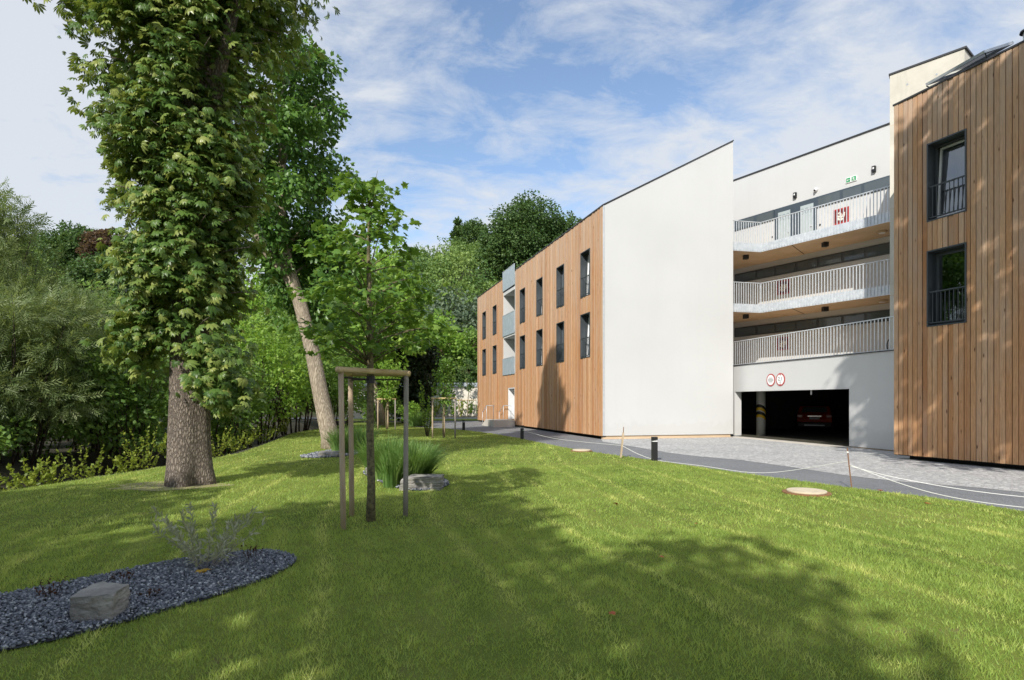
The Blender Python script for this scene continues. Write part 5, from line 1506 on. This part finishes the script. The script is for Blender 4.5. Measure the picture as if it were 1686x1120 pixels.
# ---------------- trees beyond the lawn
bg_ = 'trees beyond the lawn'
make_tree('broadleaf_tree', 'bright green broad tree directly behind the young maple', (-9.6, 41.0, 0), 14, 8.0, (3.1, 3.2, 4.9), 100, 75, T_SIMPLE, 0.30, 'bright', m_bark_pale, 0.30, bg_, trunk=[Vector(p) for p in ((-9.0, 40.6, -0.1), (-9.3, 40.6, 1.5), (-9.8, 40.6, 3.5), (-10.2, 40.7, 5.5), (-10.0, 40.8, 8), (-9.5, 41, 11))])
make_tree('broadleaf_tree', 'tall green tree left of the young maple crown', (-13.5, 42.0, 0), 15, 8.8, (4.2, 3.6, 5.6), 100, 75, T_SIMPLE, 0.30, 'shrub', m_bark_dark, 0.3, bg_)
make_tree('yew_tree', 'nearly black conifer right of the wooden frame', (-7.6, 44.5, 0), 8, 3.9, (1.9, 1.8, 3.7), 70, 110, T_TWO, 0.30, 'yew', m_bark_dark, 0.25, bg_)
make_tree('broadleaf_tree', 'mid green tree beyond the road left of the larch wing', (-9.0, 70.5, 0), 12, 7.4, (3.6, 3.0, 4.6), 110, 70, T_SIMPLE, 0.36, 'bright', m_bark_pale, 0.35, bg_)
make_tree('broadleaf_tree', 'dark green tree beside the end of the larch wing', (-5.0, 71.0, 0), 10, 6.8, (2.8, 2.6, 3.4), 80, 70, T_SIMPLE, 0.36, 'shrub', m_bark_dark, 0.3, bg_)
make_tree('broadleaf_tree', 'tall tree standing behind the bright broad tree', (-13.5, 60.0, 0), 15, 8.8, (4.2, 4.2, 6.2), 110, 70, T_SIMPLE, 0.4, 'shrub', m_bark_dark, 0.35, bg_)
make_tree('broadleaf_tree', 'broad tree far behind the leaning trunk', (-19.0, 48.0, 0), 15, 8.2, (5.5, 4.5, 6.0), 110, 70, T_SIMPLE, 0.36, 'bright', m_bark_dark, 0.4, bg_)
make_tree('broadleaf_tree', 'large tree far behind the willows', (-37.0, 46.0, 0), 12, 5.2, (5.0, 4.5, 4.2), 110, 70, T_SIMPLE, 0.4, 'shrub', m_bark_dark, 0.4, bg_)
thicket('bush', 'fresh green bush on the lawn before the dark conifer', -6.9, 40.0, 1.5, 0.7, 'bright', 24, 60, T_SIMPLE, 0.16, None, z=0.0)
thicket('bush', 'rounded dark hedge bush along the far lawn edge', -9.6, 42.5, 2.0, 1.5, 'shrub', 40, 60, T_SIMPLE, 0.18, None, z=0.0)

# young staked trees farther along the lawn
def young(x, y, h, leaf, lb, glb, rcr, s=0.55, low=0.42):
    make_tree('young_tree', lb, (x, y, 0), h, h * (0.5 + low / 2), (rcr, rcr, h * (0.5 - low / 2)), 34, 30 if y < 30 else 50, T_SIMPLE, 0.10 + 0.001 * y, leaf, m_lichen, 0.035 + 0.0004 * y, 'staked young trees', cr=0.28)
    guard((x - s, y - s * 0.3), (x - s * 0.1, y + s), (x + s, y - s * 0.1), 1.75, glb, 0.036, False)
young(-3.05, 26.2, 3.5, 'maple', 'slim young tree with a light crown standing on the shaded lawn', 'wooden frame round the slim tree on the shaded lawn', 0.3, 0.5)
young(-4.75, 62.5, 6.2, 'oak', 'dark pointed young tree by the garden wall', 'far wooden frame by the garden wall', 1.1, 0.9)
young(-7.4, 34.5, 4.2, 'bright', 'leafy young tree left of the shaded lawn', 'far wooden frame left of the shaded lawn', 0.6, 0.5)
shrub('leafy_shrub', 'loose light green shrub left of the slim young tree', -4.0, 27.5, 0, 2.6, 0.8, 9, 500, T_SIMPLE, 0.10, 'bright', None, 0.6)

# garden wall, planting and small stone house far back
gw = empty('garden_wall', (-6.0, 66.0, 0), 'cream rendered garden wall with grey coping beyond the road', 'wall')
MB().box(-10.0, -3.9, 66.0, 66.4, -0.5, 3.3).build('wall', m_gwall, gw)
MB().box(-10.1, -3.85, 65.85, 66.55, 3.303, 3.75).build('coping', m_coping, gw)
MB().box(-3.897, 6.0, 66.1, 66.4, -0.5, 1.9).build('wall', m_gwall, gw)
hs = empty('outbuilding', (-14.0, 62.0, 0), 'pale low outbuilding seen through the trees behind the maple', 'building')
MB().box(-17.5, -12.6, 62.0, 66.0, -0.3, 3.2).build('wall', m_gwall, hs)
MB().prism([(-17.9, 61.6), (-12.2, 61.6), (-12.2, 66.4), (-17.9, 66.4)], 3.203, [3.3, 3.3, 4.6, 4.6]).build('roof', m_coping, hs)
for x in (-16.4, -14.2):
    w_ = MB().box(x, x + 1.1, 61.96, 61.997, 1.0, 2.3).build('window', m_white, hs)
    MB().box(x + 0.1, x + 1.0, 61.93, 61.957, 1.1, 2.2).build('pane', m_glassdark, w_)
for i in range(9):
    x = -9.4 + i * 0.95
    shrub('wall_shrub', ['pale green border shrub', 'yellowish border shrub', 'dark border shrub'][i % 3] + ' by the garden wall, number %s from the left' % ['one', 'two', 'three', 'four', 'five', 'six', 'seven', 'eight', 'nine'][i], x, 64.6 + 0.3 * (i % 2), -0.02, 1.3 + 0.5 * random.random(), 0.6, 8, 130, T_SIMPLE, 0.24, ['bright', 'bank', 'shrub'][i % 3], 'shrubs along the garden wall', 0.8)

# ---------------- wooded hillside
def far_crowns(cs, rs, per, size):
    n = len(cs) * per; ci = np.repeat(np.arange(len(cs)), per)
    d = rdir(n); d[:, 2] = np.abs(d[:, 2]) * 1.0 - 0.15; d = nrm(d)
    lump = 1 + 0.22 * np.sin(d[:, 0] * 7 + ci) * np.cos(d[:, 1] * 6 + ci * 1.7) + 0.12 * np.sin(d[:, 2] * 11 + ci)
    p = cs[ci] + d * (rs[ci] * lump * (0.80 + 0.22 * rng.random(n)))[:, None] * np.array((1, 1, 1.2))
    ax = nrm(rng.normal(size=(n, 3)) + d * 0.3); no = nrm(d * 0.9 + rng.normal(size=(n, 3)) * 0.55 + np.array((0, 0, 0.3)))
    V, F_ = leaf_arrays(T_TWO, p, ax, no, size * (0.6 + 0.8 * rng.random(n)))
    return V, F_, ci
cs = []; rs = []
for Y in np.arange(72, 172, 4.0):
    w0, w1 = -1.0 * Y, 0.19 * Y
    for X in np.arange(w0, w1, 4.6):
        if -0.62 * Y < X < -0.36 * Y and Y > 100: continue
        x, y = X + random.uniform(-2, 2), Y + random.uniform(-2, 2)
        r_ = random.choice((1.6, 2.0, 2.4, 2.8, 3.4))
        cs.append((x, y, float(hill_z(np.array(x), np.array(y))) + r_ * 0.7 + random.uniform(0, 3.0))); rs.append(r_)
cs = np.array(cs); rs = np.array(rs)
V, F_, ci = far_crowns(cs, rs, 430, 0.50)
ctint = np.clip(rng.normal(0.42, 0.30, len(cs)), 0, 0.95)
o = npmesh('woodland', V, F_, LM['wood'], None, np.repeat(np.clip(ctint[ci] + rng.normal(0, 0.13, len(ci)), 0, 1), 2))
tag(o, 'dense green wood covering the hillside behind the buildings', 'wood', kind='stuff')
hg_ = 'single trees standing out on the hill'
def hill_tree(name, lb, x, y, h, r, leaf, K=60, per=70, size=0.55):
    z = float(hill_z(np.array(x), np.array(y)))
    make_tree(name, lb, (x, y, z), h, h * 0.58, (r, r, h * 0.42), K, per, T_TWO, size, leaf, m_bark_dark, 0.02 * h, hg_, cr=r * 0.36, limbs=8)
hill_tree('hilltop_oak', 'largest dark oak on the skyline above the larch roof', 4.0, 128, 17, 7.2, 'oak', 110, 190)
hill_tree('hilltop_oak', 'dark oak left of the largest one on the skyline', -2.2, 127, 12.5, 5.0, 'oak', 80, 160)
hill_tree('hilltop_oak', 'dark oak right of the largest one, touching the roof line', 11.2, 128, 13.5, 5.2, 'oak', 80, 160)
hill_tree('hilltop_tree', 'small dark tree alone on the skyline left of the oaks', -9.6, 150, 12.5, 3.6, 'oak', 60, 140)
hill_tree('hilltop_tree', 'tiny pointed conifer on the skyline', -14.0, 152, 14, 1.5, 'oak', 40, 50, 0.7)
hill_tree('hilltop_tree', 'dark round tree on the left hill behind the willows', -90, 120, 12, 5.5, 'oak', 80, 160)
hill_tree('hilltop_tree', 'reddish brown dying tree on the left hill', -83, 118, 13.5, 3.2, 'brown', 55, 140)
hill_tree('hilltop_tree', 'dark broad tree low on the left hill beside the chestnut', -77, 112, 10, 5.5, 'oak', 80, 160)
hill_tree('hillside_pine', 'blue grey pine on the slope left of the larch wing', -9.0, 88, 12, 5.0, 'pine', 70, 80, 0.7)
hill_tree('hillside_pine', 'brownish bare branched pine below the blue grey one', -6.2, 80, 8.0, 4.0, 'brown', 50, 70, 0.6)

# ---------------- trees behind the viewer that shade the lawn and the right wing
sg_ = 'park trees that shade the lawn'
def shade_tree(lb, x, y, h, r, low, K, per, size, leaf='shrub', tr=0.3, hz=None):
    make_tree('park_tree', lb, (x, y, 0), h, h * (0.5 + low / 2), (r, r, h * (0.5 - low / 2)), K, per, T_SIMPLE, size, leaf, m_bark_dark, tr, sg_, cr=0.9)
shade_tree('park tree behind the viewer shading the right lawn', -3.5, -7.6, 11.0, 1.75, 0.25, 56, 95, 0.30)
shade_tree('park tree behind the viewer shading the slate bed', -6.4, -4.6, 11.0, 2.7, 0.25, 100, 95, 0.30)
shade_tree('park tree left of the viewer shading the left lawn', -12.4, -1.6, 9.4, 2.9, 0.3, 95, 90, 0.30)
shade_tree('park tree behind the viewer shading the near left lawn', -9.6, -7.5, 10.8, 2.6, 0.25, 90, 90, 0.30)
shade_tree('park tree behind the viewer between the two on the left', -11.0, -4.0, 9.8, 2.4, 0.3, 80, 90, 0.30)
shade_tree('tall park tree right of the viewer shading the larch wing', 8.4, 4.0, 20.0, 3.0, 0.36, 115, 74, 0.34, tr=0.35)

# ---------------- mown grass blades
def turf(name, y0, y1, dens, hgt, wid, lb):
    xr = 0.95
    n = int(dens * (y1 - y0) * (y1 + y0) * xr)
    y = y0 + (y1 - y0) * rng.random(n); x = (rng.random(n) * 2 - 1) * xr * y1
    k = np.abs(x) < xr * y + 0.5
    x, y = x[k], y[k]
    k = inpoly(x, y, LAWN)
    for b in (BED1, BED2, BED3): k &= ~inpoly(x, y, b)
    k &= (np.hypot(x - 5.3, y - 10.49) > 0.42) & (np.hypot(x + 6.42, y - 11.6) > 0.55) & (np.hypot(x - 2.3, y - 19.3) > 0.37)
    worn = (((x + 6.75) / 1.0) ** 2 + ((y - 11.35) / 0.6) ** 2 < 1)
    k &= ~(worn & (rng.random(len(x)) < 0.4))
    x, y = x[k], y[k]; n = len(x)
    patch = 0.5 + 0.25 * np.sin(x * 2.1 + 1.3 * np.sin(y * 1.1)) + 0.25 * np.sin(y * 2.7 + 1.7 * np.sin(x * 1.6))
    a = rng.random(n) * 2 * np.pi
    def lump(f, m):
        o = 0
        for i_ in range(m):
            t_ = 2.399 * i_ + f; k_ = f * (0.7 + 0.23 * i_)
            o = o + np.sin((x * np.cos(t_) + y * np.sin(t_)) * k_ + i_ * 1.7 + 0.8 * np.sin(y * k_ * 0.37 + i_))
        return o / math.sqrt(m)
    tuft, mot = lump(38.0, 5), lump(9.0, 5)
    thin = np.sin(x * 5.1 + 2.0 * np.sin(y * 3.3 + x)) * np.sin(y * 5.7 + 1.8 * np.sin(x * 4.1 - y)) 
    h = hgt * (0.5 + 0.7 * rng.random(n)) * (0.75 + 0.5 * patch) * np.where((thin > 0.6) & (rng.random(n) < 0.6), 0.25, 1.0) * np.clip(1 + 0.28 * tuft + 0.12 * mot, 0.35, 1.7)
    lean = (0.25 + 0.7 * rng.random(n))[:, None] * h[:, None] * np.c_[np.cos(a), np.sin(a)]
    b2 = rng.random(n) * 2 * np.pi
    w = wid * (0.6 + 0.8 * rng.random(n))
    V = np.zeros((n, 3, 3))
    V[:, 0, 0] = x - w * np.cos(b2); V[:, 0, 1] = y - w * np.sin(b2)
    V[:, 1, 0] = x + w * np.cos(b2); V[:, 1, 1] = y + w * np.sin(b2)
    V[:, 2, 0] = x + lean[:, 0]; V[:, 2, 1] = y + lean[:, 1]; V[:, 2, 2] = h
    # mowing lanes that curve with the path
    ph = (x + 0.42 * y - 0.011 * y * y + 0.08 * np.sin(y * 0.9)) * 2 * np.pi / 0.52
    lane = (0.5 + 0.5 * np.sin(ph)) ** 3 * (0.6 + 0.4 * np.sin(ph * 0.31 + 1.0))
    bald = (np.sin(x * 3.7 + 2.1 * np.sin(y * 1.9)) * np.sin(y * 4.3 + 1.4 * np.sin(x * 2.3)) > 0.86) & (rng.random(n) < 0.55)
    tint = np.clip(0.03 + 0.46 * rng.random(n) + 0.16 * patch + 0.40 * lane - 0.15 * bald + 0.07 * tuft + 0.07 * mot, 0, 1)
    o = npmesh(name, V.reshape(-1, 3), np.arange(n * 3).reshape(-1, 3), LM['turf'], None, tint)
    tag(o, lb, 'grass', kind='stuff')
turf('grass_blades', 2.6, 7.5, 5600, 0.038, 0.0028, 'short mown grass blades on the near lawn')
turf('grass_blades', 7.5, 15.0, 1600, 0.036, 0.0048, 'short mown grass blades on the middle lawn')
turf('grass_blades', 15.0, 36.0, 340, 0.04, 0.009, 'short mown grass blades on the far lawn')
